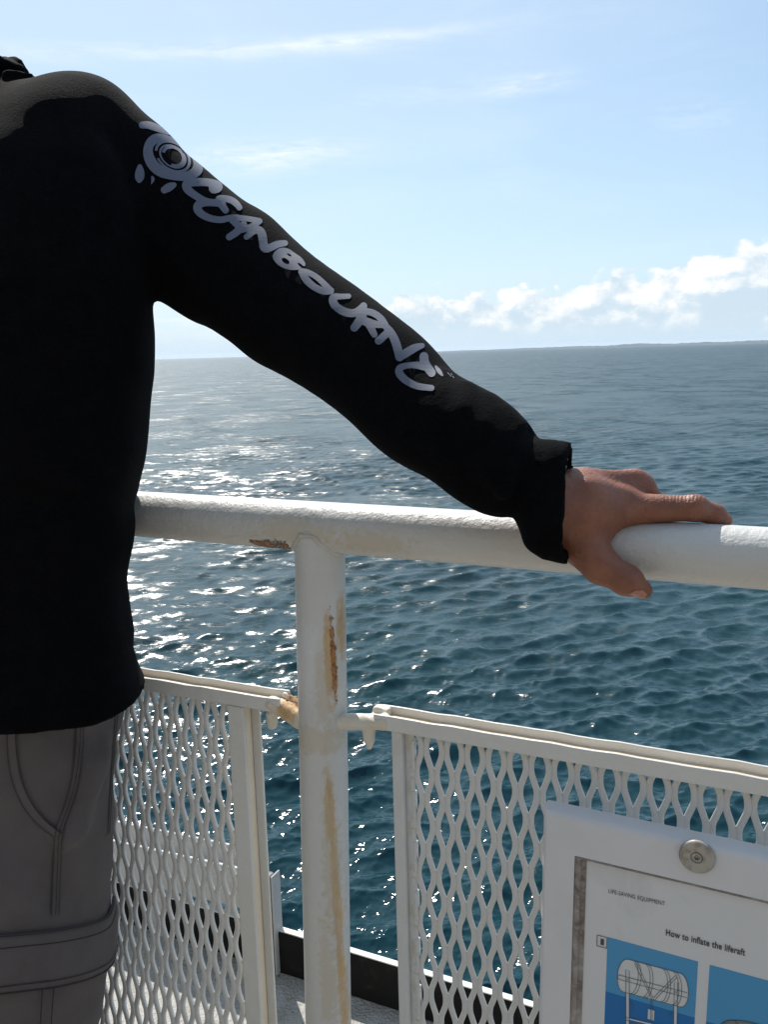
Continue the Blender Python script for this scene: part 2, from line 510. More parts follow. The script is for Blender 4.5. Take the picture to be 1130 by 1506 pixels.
def paint(name, base=(0.66, 0.65, 0.62), stains=(), grime=0.5, tan=0.0, bumpy=1.0, rough=0.42):
    m = M(name); P = m.pos()
    n1 = m.noise(P, 38.0, 5, 0.62); n5 = m.noise(P, 130.0, 6, 0.72); n2 = m.noise(P, 9.0, 4, 0.6); n3 = m.noise(P, 260.0, 3, 0.6); n4 = m.noise(P, 105.0, 5, 0.7)
    col = m.mix(n2.sm(0.35, 0.7) * 0.5 * grime, base, tuple(b * f for b, f in zip(base, (0.86, 0.83, 0.77))))
    # chalky overpaint with hard edges
    col = m.mix((n1 + n2 * 0.6).sm(0.86, 0.885) * 0.35 * grime, col, tuple(min(0.85, b * 1.08) for b in base))
    col = m.mix(n4.sm(0.63, 0.73) * 0.6 * grime, col, (0.50, 0.46, 0.38))
    if tan: col = m.mix(n1.sm(0.30, 0.62) * tan, col, (0.62, 0.47, 0.29))
    rust_amt = None
    for (c, rad, kind) in stains:
        if kind == 'rust':
            a = smudge(m, c, None, rad, 1.7, n5)
            rc = m.mix(n3.sm(0.32, 0.55), (0.12, 0.034, 0.008), (0.45, 0.18, 0.04))
            rust_amt = a if rust_amt is None else rust_amt.max(a)
            col = m.mix(a * 0.95, col, rc)
        elif kind == 'streak':
            streak_n = m.noise(m.vm('MULTIPLY', P, (1, 1, 0.16)), 260.0, 5, 0.7)
            a = smudge(m, c, None, rad, 1.25, streak_n * 0.6 + n5 * 0.4) * (n1 * 0.9 + 0.4)
            rc = m.mix(streak_n.sm(0.35, 0.7), (0.58, 0.36, 0.12), (0.40, 0.19, 0.05))
            col = m.mix(a.min(1.0) * 0.9, col, rc)
        elif kind == 'grime':
            a = smudge(m, c, None, rad, 1.5, n5)
            col = m.mix(a * 0.45, col, (0.50, 0.41, 0.27))
        elif kind == 'grey':
            a = smudge(m, c, None, rad, 1.3, n5)
            col = m.mix(a * 0.6, col, (0.66, 0.66, 0.65))
    m.set(Base_Color=col, Roughness=(n1 * 0.25 + (rough - 0.1)))
    hgt = n1 * 0.9 + n3 * 0.22 + n2 * 0.6
    if rust_amt is not None:
        hgt = hgt + rust_amt * n3 * 2.2
    m.bump(hgt, 0.55 * bumpy, 0.0022)
    return m

# ------------------------------------------------------------------ railing
RA, RB = rp(200, 755.5), rp(1130, 821.5)
RDIR = unit(RB - RA)
RR = PIPE_D / 2
def rail_pt(px):                       # rail axis under a pixel column (x)
    y = 755.5 + (821.5 - 755.5) * (px - 200) / 930.0
    return rp(px, y)
PT, PB = rp(470, 780), rp(483, 1500)
PDIR = unit(PT - PB)
PBASE = PT - PDIR * (np.dot(PT - DECK0, ZS) / np.dot(PDIR, ZS))
PR = 75.0 / 2 / F_PX * np.dot(PT - CAM, _F)
def front(p, r, side=0.0):             # point on the camera side of a pipe
    return p - E2 * r + E1 * side

rail_stains = [(rp(408, 797) - E2 * 0.018, (0.011, 0.03, 0.0075), 'rust'),
               (rp(393, 793) - E2 * 0.018, (0.007, 0.03, 0.004), 'rust'),
               (rp(430, 800) - E2 * 0.018, (0.008, 0.03, 0.008), 'rust'),
               (rp(455, 775) - E2 * 0.02, (0.055, 0.03, 0.016), 'grime'),
               (rp(560, 790) - E2 * 0.02, (0.05, 0.03, 0.012), 'grime')]
m_rail = paint('rail_paint', base=(0.57, 0.555, 0.525), stains=rail_stains, bumpy=2.2)
post_stains = [(rp(434, 822) - E2 * 0.015, (0.004, 0.03, 0.012), 'rust'),
               (rp(497, 965) - E2 * 0.015, (0.0050, 0.03, 0.058), 'streak'),
               (rp(500, 960) - E2 * 0.015, (0.0016, 0.03, 0.045), 'rust'),
               (rp(506, 925) - E2 * 0.010, (0.0035, 0.03, 0.040), 'streak'),
               (rp(489, 1000) - E2 * 0.02, (0.008, 0.03, 0.050), 'grime'),
               (rp(498, 1180) - E2 * 0.02, (0.0048, 0.03, 0.055), 'streak'),
               (rp(505, 1320) - E2 * 0.02, (0.0038, 0.03, 0.110), 'streak'),
               (rp(512, 1480) - E2 * 0.02, (0.0038, 0.03, 0.10), 'streak'),
               (rp(500, 1260) - E2 * 0.02, (0.0085, 0.03, 0.11), 'grime'),
               (rp(497, 1420) - E2 * 0.02, (0.010, 0.03, 0.09), 'grime'),
               (rp(470, 1075) - E2 * 0.02, (0.05, 0.03, 0.018), 'grime'),
               (rp(468, 930) - E2 * 0.02, (0.017, 0.03, 0.020), 'grey'),
               (rp(466, 975) - E2 * 0.02, (0.015, 0.03, 0.035), 'grey')]
m_post = paint('post_paint', base=(0.60, 0.59, 0.565), stains=post_stains, bumpy=1.2)
m_white = paint('white_paint', grime=0.7)
m_mesh = paint('mesh_paint', base=(0.62, 0.62, 0.605), grime=0.55, bumpy=0.5)
m_tan = paint('stained_paint', base=(0.70, 0.60, 0.46), grime=1.0, tan=0.75)
m_brk = paint('bracket_paint', base=(0.70, 0.67, 0.60), grime=1.0, tan=0.35,
              stains=[(rp(432, 1040), (0.016, 0.05, 0.016), 'streak'), (rp(428, 1022), (0.012, 0.05, 0.008), 'rust')])

rail = root('ship_railing', PBASE, 'white painted ship railing with rust spots and diamond mesh panels at the deck edge', 'railing')
# handrail
mb = MB(); L0, L1 = RA - RDIR * 2.6, RB + RDIR * 1.4
nseg = 240
mb.tube([L0 + (L1 - L0) * i / nseg for i in range(nseg + 1)], RR, 40)
mb.build('handrail', m_rail, rail)
def make_post(base, d, top):
    mb = MB(); ln = np.dot(top - base, d)
    mb.tube([base + d * ln * i / 90 for i in range(91)], PR, 40)
    o = mb.build('post', m_post, rail)
    # weld bead where the post meets the underside of the rail, and a foot plate
    w = MB(); pts = []
    for k in range(49):
        a = 2 * math.pi * k / 48
        rr = PR + 0.0006
        s_, n_ = rr * math.cos(a), rr * math.sin(a)
        nn = min(abs(n_), RR * 0.985)
        pts.append(top + RDIR * s_ + E2 * math.copysign(nn, n_) - ZS * math.sqrt(RR ** 2 - nn ** 2))
    w.tube(pts, [0.0022 + 0.0008 * math.sin(k * 1.7) * math.sin(k * 0.6) for k in range(49)], 10)
    b = w.build('weld_bead', m_rail, rail); b.parent = o
    f = MB(); f.tube([base + ZS * 0.0005, base + ZS * 0.012], [PR * 2.0, PR * 2.0], 24)
    p = f.build('foot_plate', m_white, rail, sharp=40); p.parent = o
post_top = RA + RDIR * np.dot(PT - RA, RDIR)
make_post(PBASE, PDIR, post_top)
for k in (-1.35, 1.25):
    make_post(PBASE + E1 * k, PDIR, post_top + RDIR * k)

# ---- expanded metal panels
SWD, ROW = 0.0205, 0.0262
def strand(mb, pts, w, t, skew):
    """flattened strand: rounded ribbon section w wide (along s), t deep (along n), twisted by skew"""
    n = 8
    V = []; Fc = []
    for i, (s, nn, z) in enumerate(pts):
        for k in range(n):
            a = 2 * math.pi * (k + 0.5) / n
            u, v = math.cos(a), math.sin(a)
            u = math.copysign(abs(u) ** 0.5, u) * w * 0.5; v = math.copysign(abs(v) ** 0.5, v) * t * 0.5
            V.append(ship(s + u, nn + v + u * skew, z))
    for i in range(len(pts) - 1):
        for k in range(n):
            k2 = (k + 1) % n
            Fc.append((i * n + k, (i + 1) * n + k, (i + 1) * n + k2, i * n + k2))
    Fc.append(tuple(range(n))); Fc.append(tuple((len(pts) - 1) * n + k for k in range(n))[::-1])
    mb.add(V, Fc)

def panel_mesh(s0, s1, ztop, zbot, slope, n0, s_ref, z_ref, w=0.0061, t=0.0030, skew=0.0):
    mb = MB(); e = w * 0.33; bl = 0.24
    nrow = int((ztop - zbot) / ROW) + 3
    i0, i1 = int((s0 - s_ref) / SWD) - 2, int((s1 - s_ref) / SWD) + 2
    r0 = int((ztop + 0.03 - z_ref) / ROW) + 1
    for i in range(i0, i1 + 1):
        for side in (1, -1):
            pts = []
            jit = rng.uniform(-0.0003, 0.0003)
            for r in range(r0, r0 - nrow - 3, -1):
                even = (r % 2 == 0)
                xc = (i * SWD + side * e) if even else ((i + 0.5 * side) * SWD - side * e)
                # raised (not flattened) mesh: strands lean between the bonds
                nb = n0 + (0.0005 if even else -0.0005) * side
                zc = z_ref + r * ROW
                for f in (bl, bl * 0.4, -bl * 0.4, -bl):
                    pull = 0.0006 * (1 if abs(f) > bl * 0.7 else 0)
                    x = xc + (side if even else -side) * pull
                    pts.append((s_ref + x + jit, nb, zc + f * ROW))
            q = []
            for (s, nn, z) in pts:
                zz = z + slope * (s - s_ref)
                zt = ztop + slope * (s - s_ref)
                if zbot - 0.002 < zz < zt and s0 <= s <= s1: q.append((s, nn, zz))
                else:
                    if len(q) > 1: strand(mb, q, w, t, skew)
                    q = []
            if len(q) > 1: strand(mb, q, w, t, skew)
    return mb

def lumpy(pts_fn, lo, hi, h=0.0011):
    g = SDF(lo, hi, h); f = pts_fn(g)
    X, Y, Z = g.X, g.Y, g.Z
    f = f + 0.00022 * (np.sin(X * 420 + 3 * np.sin(Z * 300)) * np.sin(Y * 380 + 1) + np.sin(Z * 510 + 2 * np.sin(X * 260)))
    V, Q = g.mesh(f)
    W_ = np.array([ship(*v) for v in V])
    if np.dot(np.cross(E1, E2), ZS) < 0: Q = Q[:, ::-1]
    return W_, Q

def sbx(g, c, hx, r):
    qx, qy, qz = np.abs(g.X - c[0]) - hx[0], np.abs(g.Y - c[1]) - hx[1], np.abs(g.Z - c[2]) - hx[2]
    return np.sqrt(np.maximum(qx, 0) ** 2 + np.maximum(qy, 0) ** 2 + np.maximum(qz, 0) ** 2) + np.minimum(np.maximum(np.maximum(qx, qy), qz), 0) - r

def channel(sa, za, sb, zb, hgt, n_f=-0.011, n_b=0.011, th=0.003):
    """U channel open upward, running from (sa,za) to (sb,zb) at its top front edge; returns mesh builders of body and trough"""
    d = ship(sb, 0, zb) - ship(sa, 0, za)
    fb, tb = MB(), MB()
    N = 60
    def wob(k): return 0.0006 * math.sin(k * 0.9) * math.sin(k * 0.37 + 1)
    for (na, nb, dz0, dz1, B) in ((n_f, n_f + th, -hgt, 0, fb), (n_b - th, n_b, -hgt, 0.0022, fb), (n_f + th + 0.0002, n_b - th - 0.0002, -hgt + 0.001, -hgt + 0.0095, tb)):
        V = []; Fc = []
        for i in range(N + 1):
            s = sa + (sb - sa) * i / N; z = za + (zb - za) * i / N
            for (nn, dz) in ((na, dz0), (nb, dz0), (nb, dz1), (na, dz1)):
                V.append(ship(s, nn, z + dz + (wob(i * 3) if dz == dz1 else 0)))
        for i in range(N):
            for k in range(4):
                k2 = (k + 1) % 4
                Fc.append((i * 4 + k, i * 4 + k2, (i + 1) * 4 + k2, (i + 1) * 4 + k))
        Fc.append((3, 2, 1, 0)); Fc.append(tuple(N * 4 + k for k in range(4)))
        B.add(V, Fc)
    return fb, tb

def sc(px, py, off=0.0):
    return ship_c(rp(px, py, off))

# right-hand panel
ra_, rb_ = sc(549, 1050, -0.011), sc(1130, 1146, -0.011)
slope_r = (rb_[2] - ra_[2]) / (rb_[0] - ra_[0])
hg = 0.0150
s_end = 1.25 - 0.055
up_s = sc(577, 1200, -0.011)[0]
zt = lambda s: ra_[2] + slope_r * (s - ra_[0])
zb0 = 0.09
pm = panel_mesh(up_s + 0.014, s_end - 0.012, zt(up_s) - 0.003, zb0, slope_r, 0.0, sc(639, 1141, 0)[0], sc(639, 1141, 0)[2])
# one step of sanity: rows fall about 43 px apart in the photograph
right = pm.build('mesh_panel', m_mesh, rail, label='diamond mesh panel right of the post, behind the notice board')
fb, tb = channel(ra_[0], ra_[2], s_end, zt(s_end), hg)
o = fb.build('top_bar', m_white, rail, smooth=False); o.parent = right; bevel(o, 0.0011, 2)
o = tb.build('bar_trough', m_tan, rail, smooth=False); o.parent = right
u = MB()
u.sbox(up_s, up_s + 0.0115, -0.0085, -0.002, zb0, zt(up_s) - hg)
u.sbox(up_s + 0.001, up_s + 0.0205, -0.0018, 0.0012, zb0, zt(up_s) - hg)
for k in range(26):
    zc = zt(up_s) - 0.04 - k * 2 * ROW
    if zc > zb0 + 0.03: u.sbox(up_s + 0.0180, up_s + 0.0215, -0.0034, 0.0030, zc - ROW * 0.62, zc + ROW * 0.62)
m_up = paint('upright_paint', base=(0.62, 0.62, 0.61), grime=1.0,
             stains=[(ship(up_s + 0.0150, -0.002, zt(up_s) - 0.030 - 0.043 * k), (0.0024, 0.02, 0.011), 'grime') for k in range(7)])
o = u.build('upright', m_up, rail, smooth=False); o.parent = right; bevel(o, 0.0014, 2)
u = MB(); u.sbox(s_end - 0.02, s_end, -0.0085, 0.002, zb0, zt(s_end) - hg)
o = u.build('upright', m_white, rail, smooth=False); o.parent = right; bevel(o, 0.0014, 2)
u = MB(); u.sbox(up_s, s_end, -0.0086, 0.0086, zb0 - 0.015, zb0)
o = u.build('bottom_bar', m_white, rail, smooth=False); o.parent = right; bevel(o, 0.0014, 2)
pc = sc(512, 1058)
def brk_r(g):
    c0 = np.array([pc[0] - 0.004, -0.004, pc[2] - 0.001]); c1 = np.array([ra_[0] + 0.010, -0.006, zt(ra_[0]) - 0.0085])
    f = g.cone(c0, c1, 0.0082, 0.0075)
    f = smin(f, sbx(g, (ra_[0] + 0.002, 0.006, zt(ra_[0]) - 0.004), (0.006, 0.003, 0.003), 0.003), 0.004)
    nx = sc(546, 1085)
    f = smin(f, g.cone((nx[0], -0.004, nx[2] + 0.010), (nx[0], -0.004, nx[2] + 0.001), 0.0062, 0.0058), 0.003)
    return smin(f, g.cone((nx[0], -0.004, nx[2] - 0.002), (nx[0], -0.004, nx[2] - 0.007), 0.0040, 0.003), 0.0025)
V, Q = lumpy(brk_r, (pc[0] - 0.02, -0.025, pc[2] - 0.045), (ra_[0] + 0.04, 0.025, pc[2] + 0.03))
o = mesh('bracket', V, Q, m_brk, rail); o.parent = right

# left-hand panel
la, lb = sc(213, 997, -0.011), sc(418, 1030, -0.011)
slope_l = (lb[2] - la[2]) / (lb[0] - la[0])
zl = lambda s: la[2] + slope_l * (s - la[0])
s_l0 = la[0] - 1.0
us = sc(343, 1200, -0.011)[0]
rf = sc(300, 1058, 0)
pm = panel_mesh(s_l0, us + 0.002, zl(us) - 0.003, zb0, slope_l, 0.0, rf[0], rf[2], w=0.0064, t=0.0042, skew=0.0)
left = pm.build('mesh_panel', m_mesh, rail, label='diamond mesh panel left of the post, beside the grey trousers')
s_le = sc(420, 1040, 0)[0]
fb, tb = channel(s_l0, zl(s_l0), s_le, zl(s_le), hg)
o = fb.build('top_bar', m_white, rail, smooth=False); o.parent = left; bevel(o, 0.0011, 2)
o = tb.build('bar_trough', m_tan, rail, smooth=False); o.parent = left
u = MB()
u.sbox(us, us + 0.0205, -0.0105, -0.0065, zb0, zl(us) - hg - 0.0005)
u.sbox(us + 0.0165, us + 0.0275, 0.0085, 0.0115, zb0, zl(us) - hg - 0.0005)
o = u.build('upright', m_white, rail, smooth=False); o.parent = left; bevel(o, 0.0014, 2)
u = MB(); u.sbox(us + 0.0135, us + 0.0163, -0.0063, 0.0113, zb0, zl(us) - hg - 0.0005)
m_web_bounce = paint('web_bounce_paint', base=(0.80, 0.73, 0.61), grime=0.6, tan=0.25)  # paler warm base paints in bounce light on the web; tan patches are stain
o = u.build('upright_web', m_web_bounce, rail, smooth=False); o.parent = left
u = MB(); u.sbox(s_l0, s_l0 + 0.02, -0.0085, 0.002, zb0, zl(s_l0) - hg)
o = u.build('upright', m_white, rail, smooth=False); o.parent = left; bevel(o, 0.0014, 2)
u = MB(); u.sbox(s_l0, us, -0.0086, 0.0086, zb0 - 0.015, zb0)
o = u.build('bottom_bar', m_white, rail, smooth=False); o.parent = left; bevel(o, 0.0014, 2)
pl_ = sc(437, 1050)
def brk_l(g):
    f = g.cone((s_le - 0.012, -0.005, zl(s_le) - 0.008), (pl_[0] + 0.006, -0.003, pl_[2] - 0.004), 0.0078, 0.0095)
    f = smin(f, g.cone((s_le - 0.004, 0.007, zl(s_le) - 0.002), (pl_[0] + 0.006, 0.006, pl_[2] + 0.006), 0.003, 0.004), 0.004)
    nx = sc(404, 1062)
    return smin(f, g.cone((nx[0], -0.004, nx[2] + 0.010), (nx[0], -0.004, nx[2] - 0.001), 0.0064, 0.0052), 0.003)
V, Q = lumpy(brk_l, (s_le - 0.05, -0.025, pl_[2] - 0.04), (pl_[0] + 0.02, 0.025, pl_[2] + 0.035))
o = mesh('bracket', V, Q, m_brk, rail); o.parent = left

# ------------------------------------------------------------------ deck, hull, coaming and low barrier
cb = ship_c(dk(522, 1466)); NC = cb[1]
ct = ship_c(on_plane(522, 1405, ship(0, NC, 0), E2)); HC = ct[2]
m_deck = M('deck_paint'); P = m_deck.pos()
n1 = m_deck.noise(P, 14, 5, 0.65); n2 = m_deck.noise(P, 90, 4, 0.7); n3 = m_deck.noise(P, 3.2, 4, 0.6); v1 = m_deck.voro(P, 170)
dc = m_deck.mix(n1.sm(0.35, 0.7), (0.36, 0.345, 0.315), (0.27, 0.25, 0.215))
dc = m_deck.mix(n2.sm(0.58, 0.68) * 0.7, dc, (0.17, 0.145, 0.11))
dc = m_deck.mix(n3.sm(0.55, 0.75) * 0.5, dc, (0.34, 0.285, 0.20))
m_deck.set(Base_Color=dc, Roughness=0.6)
m_deck.bump(n2 * 0.6 + v1 * 0.7 + n1, 0.8, 0.004)
mb = MB()
NS = 60
mb.sbox(-7, 9, -3.2, NC + 0.02, -0.25, 0.0)
o = mb.build('deck', m_deck, smooth=False); o['kind'] = 'structure'
m_hull = M('hull_paint'); P = m_hull.pos()
m_hull.set(Base_Color=m_hull.mix(m_hull.noise(P, 3, 5).sm(0.5, 0.75) * 0.5, (0.02, 0.022, 0.026), (0.10, 0.06, 0.04)), Roughness=0.45)
mb = MB(); mb.sbox(-7, 9, -3.2, NC + 0.012, -8.6, -0.2505)
o = mb.build('ship_hull', m_hull, smooth=False); o['kind'] = 'structure'

m_black = M('coaming_black'); P = m_black.pos()
q1 = m_black.noise(P, 30, 5, 0.65); q2 = m_black.noise(P, 120, 4, 0.7)
bc = m_black.mix(q1.sm(0.55, 0.72) * 0.8, (0.010, 0.0095, 0.0095), (0.028, 0.022, 0.017))
bc = m_black.mix(q2.sm(0.66, 0.74) * 0.6, bc, (0.10, 0.085, 0.065))
m_black.set(Base_Color=bc, Roughness=0.7, Specular_IOR_Level=0.15); m_black.bump(q1 + q2 * 0.4, 0.6, 0.003)
m_edge = paint('edge_paint', grime=1.0)
co = root('deck_coaming', ship(0, NC, 0), 'low black steel coaming with a worn white top edge along the deck', 'coaming')
mb = MB(); mb.sbox(-7, 9, NC, NC + 0.014, 0.0005, HC)
o = mb.build('coaming_plate', m_black, co, smooth=False); bevel(o, 0.002)
mb = MB(); mb.sbox(-7, 9, NC + 0.002, NC + 0.016, HC + 0.0005, HC + 0.0035)
o = mb.build('coaming_cap', m_edge, co, smooth=False); bevel(o, 0.0015)

bp = ship(0, NC - 0.005, 0)
def bs(px, py, off=0.0):
    return ship_c(on_plane(px, py, bp + E2 * off, E2))
b_l, b_r = bs(164, 1236), bs(392, 1286)
slb = (b_r[2] - b_l[2]) / (b_r[0] - b_l[0])
bh = (b_l[2] - bs(164, 1303)[2]) * 0.80
m_gb = paint('barrier_paint', base=(0.44, 0.45, 0.455), grime=1.0, tan=0.15)
m_gd = paint('barrier_rusty_paint', base=(0.30, 0.29, 0.28), grime=1.0,
             stains=[(ship(b_r[0] - 0.01, NC, 0.12), (0.03, 0.06, 0.10), 'rust')])
ba = root('deck_barrier', ship(b_r[0], NC, 0), 'low grey steel barrier beam with stub posts seen through the left mesh panel', 'barrier')
mb = MB(); sE = b_r[0]; sS = b_l[0] - 1.4
def slab(mb, s0, s1, n0, n1, d0, d1):
    A = [ship(s, n, b_l[2] + slb * (s - b_l[0]) + d) for d in (d0, d1) for (s, n) in ((s0, n0), (s1, n0), (s1, n1), (s0, n1))]
    mb.add(A, [(0, 3, 2, 1), (4, 5, 6, 7), (0, 1, 5, 4), (1, 2, 6, 5), (2, 3, 7, 6), (3, 0, 4, 7)])
slab(mb, sS, sE, NC - 0.005, NC + 0.003, -bh, 0.0)
slab(mb, sS, sE - 0.07, NC + 0.055, NC + 0.063, -bh, 0.006)
slab(mb, sS, sE - 0.07, NC + 0.0035, NC + 0.0545, -bh * 0.55, -bh * 0.55 + 0.008)
o = mb.build('beam', m_gb, ba, smooth=False); bevel(o, 0.0025)
for px0 in (229, 60, -150):
    s_ = bs(px0, 1330)[0]
    mb = MB(); mb.sbox(s_ - 0.018, s_ + 0.018, NC - 0.004, NC - 0.0005, 0.0, b_l[2] - bh + slb * (s_ - b_l[0]))
    mb.build('stub_post', m_gb, ba, smooth=False)
mb = MB(); mb.sbox(sE + 0.0005, sE + 0.012, NC - 0.020, NC + 0.004, 0.0005, b_r[2] + 0.004)
o = mb.build('end_post', m_gd, ba, smooth=False); bevel(o, 0.003)
mb = MB(); mb.sbox(sE + 0.0125, sE + 0.017, NC - 0.012, NC + 0.018, 0.0005, b_r[2] + 0.002)
o = mb.build('end_flange', m_gb, ba, smooth=False); bevel(o, 0.003)

# unseen cabin side added behind the photographer to bounce warm fill light
m_cab_bounce = paint('bounce_cabin_paint', base=(0.27, 0.25, 0.22), grime=0.4)
mb = MB(); mb.sbox(-6, 8, -2.45, -2.3, 0.0005, 2.7)
for k in range(-3, 5): mb.sbox(k * 1.5 - 0.02, k * 1.5 + 0.02, -2.2995, -2.285, 0.0005, 2.7)
o = mb.build('bounce_cabin_wall', m_cab_bounce, smooth=False); o['kind'] = 'structure'
# ------------------------------------------------------------------ notice board
SOFF = -0.039
def sg(px, py, lift=0.0):
    return ship_c(on_plane(px, py, P_RIGHT + E2 * (SOFF - lift), E2))
TL = sg(798, 1190); TR = sg(1130, 1262)
TILT = (TR[2] - TL[2]) / (TR[0] - TL[0])
SX = unit(E1 + ZS * TILT); SYv = unit(ZS - np.dot(ZS, SX) * SX); SN = -E2       # board axes: right, up, toward viewer
SO = ship(*TL)
def b2(a, b, c=0.0):                      # board coordinates (right, up from the top left corner, proud)
    return SO + SX * a + SYv * b + SN * c
def pb(px, py):                           # pixel -> board coordinates
    p = on_plane(px, py, SO, E2) - SO
    return np.array([np.dot(p, SX), np.dot(p, SYv)])
inn = pb(845.5, 1258)
fw = inn[0]; fh = -inn[1]
bw = pb(862, 1268)[0] - fw
PW = 0.215; PH = 0.30
BW, BHt = fw * 2 + bw * 2 + PW, fh * 2 + bw * 2 + PH
brd = root('notice_board', b2(0, -BHt, 0), 'white framed life-saving notice fixed to the mesh with a round screw', 'sign')
m_frame = M('frame_plastic'); P = m_frame.pos()
f1 = m_frame.noise(P, 20, 5, 0.6); f2 = m_frame.noise(P, 300, 3); f3 = m_frame.noise(P, 70, 5, 0.7)
m_frame.set(Base_Color=m_frame.mix(f1.sm(0.4, 0.75) * 0.5, m_frame.mix(f3.sm(0.68, 0.75) * 0.5, (0.66, 0.65, 0.66), (0.45, 0.42, 0.40)), (0.58, 0.57, 0.57)), Roughness=0.5)
m_frame.bump(f2 + f1 * 0.5, 0.15, 0.001)
m_bead = M('frame_seal'); P = m_bead.pos()
g1 = m_bead.noise(P, 160, 5, 0.7); g2 = m_bead.noise(P, 40, 4)
m_bead.set(Base_Color=m_bead.mix(g1.sm(0.4, 0.62), (0.30, 0.265, 0.24), m_bead.mix(g2.sm(0.45, 0.6), (0.17, 0.13, 0.11), (0.42, 0.38, 0.34))), Roughness=0.6)
m_bead.bump(g1, 0.5, 0.001)
def rbox(mb, a0, a1, y0, y1, c0, c1):
    mb.box(b2(a0, y0, c0), SX * (a1 - a0), SYv * (y1 - y0), SN * (c1 - c0))
TH = 0.018
def prof(r):                     # frame section: (inset from the outer edge, height), rounded outer shoulder
    P_ = [(0.0, -TH)]
    for k in range(9):
        a = math.pi / 2 * k / 8
        P_.append((r - r * math.cos(a), -r + r * math.sin(a)))
    return P_
def ring(pr, last_w, last_h):
    V = []; Fc = []
    for (ins_, h) in pr:
        f_x = ins_; f_y = ins_
        for (a, b) in ((f_x, -f_y), (BW - f_x, -f_y), (BW - f_x, -BHt + f_y), (f_x, -BHt + f_y)):
            V.append(b2(a, b, h))
    for (a, b) in ((last_w, -last_h), (BW - last_w, -last_h), (BW - last_w, -BHt + last_h), (last_w, -BHt + last_h)):
        V.append(b2(a, b, 0.0))
    for (a, b) in ((last_w, -last_h), (BW - last_w, -last_h), (BW - last_w, -BHt + last_h), (last_w, -BHt + last_h)):
        V.append(b2(a, b, -0.007))
    n = len(pr) + 2
    for i in range(n - 1):
        for k in range(4):
            k2 = (k + 1) % 4
            Fc.append((i * 4 + k, i * 4 + k2, (i + 1) * 4 + k2, (i + 1) * 4 + k))
    Fc.append((0, 1, 2, 3))
    return V, Fc
V, Fc = ring(prof(0.0065), fw, fh)
Fc = [f[::-1] for f in Fc]
mesh('frame', V, Fc, m_frame, brd, sharp=35)
# rubber seal between frame and sheet: a sloping bead, wider at the left than at the top
V = []; Fc = []
secs = [(0.0002, -0.0012), (0.25, 0.0004), (0.55, -0.0003), (0.62, -0.0028), (1.0, -0.0035)]
bh_ = bw * 0.42
for (k, h) in secs:
    for (a, b) in ((fw + bw * k, -fh - bh_ * k), (BW - fw - bw * k, -fh - bh_ * k), (BW - fw - bw * k, -BHt + fh + bh_ * k), (fw + bw * k, -BHt + fh + bh_ * k)):
        V.append(b2(a, b, h))
for i in range(len(secs) - 1):
    for k in range(4):
        k2 = (k + 1) % 4
        Fc.append((i * 4 + k, (i + 1) * 4 + k, (i + 1) * 4 + k2, i * 4 + k2))
mesh('seal_strip', V, Fc, m_bead, brd, smooth=False)
# printed sheet
m_sheet = M('sheet_paper'); P = m_sheet.pos()
h1 = m_sheet.noise(P, 26, 5, 0.6, dist=1.0); h2 = m_sheet.noise(P, 7, 3)
corner = m_sheet.vm('DISTANCE', P, b2(fw + 0.02, -fh - 0.005))
m_sheet.set(Base_Color=m_sheet.mix((h1 + corner * -3.0).sm(0.32, 0.52) * 0.35, (0.66, 0.66, 0.67), (0.50, 0.50, 0.49)), Roughness=0.35)
mb = MB(); rbox(mb, fw + 0.003, BW - fw - 0.003, -BHt + fh + 0.002, -fh - 0.002, -0.0068, -0.0040)
sheet = mb.build('printed_sheet', m_sheet, brd, smooth=False)
ZP = -0.0040
def flat(name, color, polys, lift, rough=0.35, emboss=None):
    m = M(name + '_ink'); m.set(Base_Color=color, Roughness=rough)
    mb = MB()
    for p in polys: mb.add([b2(a, b, ZP + lift) for (a, b) in p], [tuple(range(len(p)))])
    V = np.asarray(mb.v)
    Fc = []
    for f in mb.f:
        n = np.cross(V[f[1]] - V[f[0]], V[f[2]] - V[f[0]])
        Fc.append(f if np.dot(n, SN) > 0 else f[::-1])
    o = mesh(name, V, Fc, m, brd, smooth=False); o.parent = sheet
    return o
def z3(x, y): return pb(770 + x / 3.139, 1160 + y / 3.139)
def line(p, q, w):
    p, q = np.asarray(p), np.asarray(q); d = unit(q - p); n = np.array([-d[1], d[0]]) * w / 2
    return [p - n, q - n, q + n, p + n]
def pline(pts, w):
    return [line(pts[i], pts[i + 1], w) for i in range(len(pts) - 1)]
p1a = z3(385, 697); p1b = z3(805, 808); gap = z3(858, 830)[0] - p1b[0]
pw = p1b[0] - p1a[0]; ptop = (p1a[1] + p1b[1]) / 2; ph = pw * 1.22
hor = z3(590, 1010)[1]
SKYB, SEAB = (0.065, 0.30, 0.55), (0.008, 0.15, 0.42)
x2 = p1b[0] + gap
def rect(a0, a1, b0, b1): return [(a0, b0), (a1, b0), (a1, b1), (a0, b1)]
flat('picture_sky', SKYB, [rect(x, x + pw, hor, ptop) for x in (p1a[0], x2)], 0.0002)
flat('picture_sea', SEAB, [rect(x, x + pw, ptop - ph, hor) for x in (p1a[0], x2)], 0.0002)
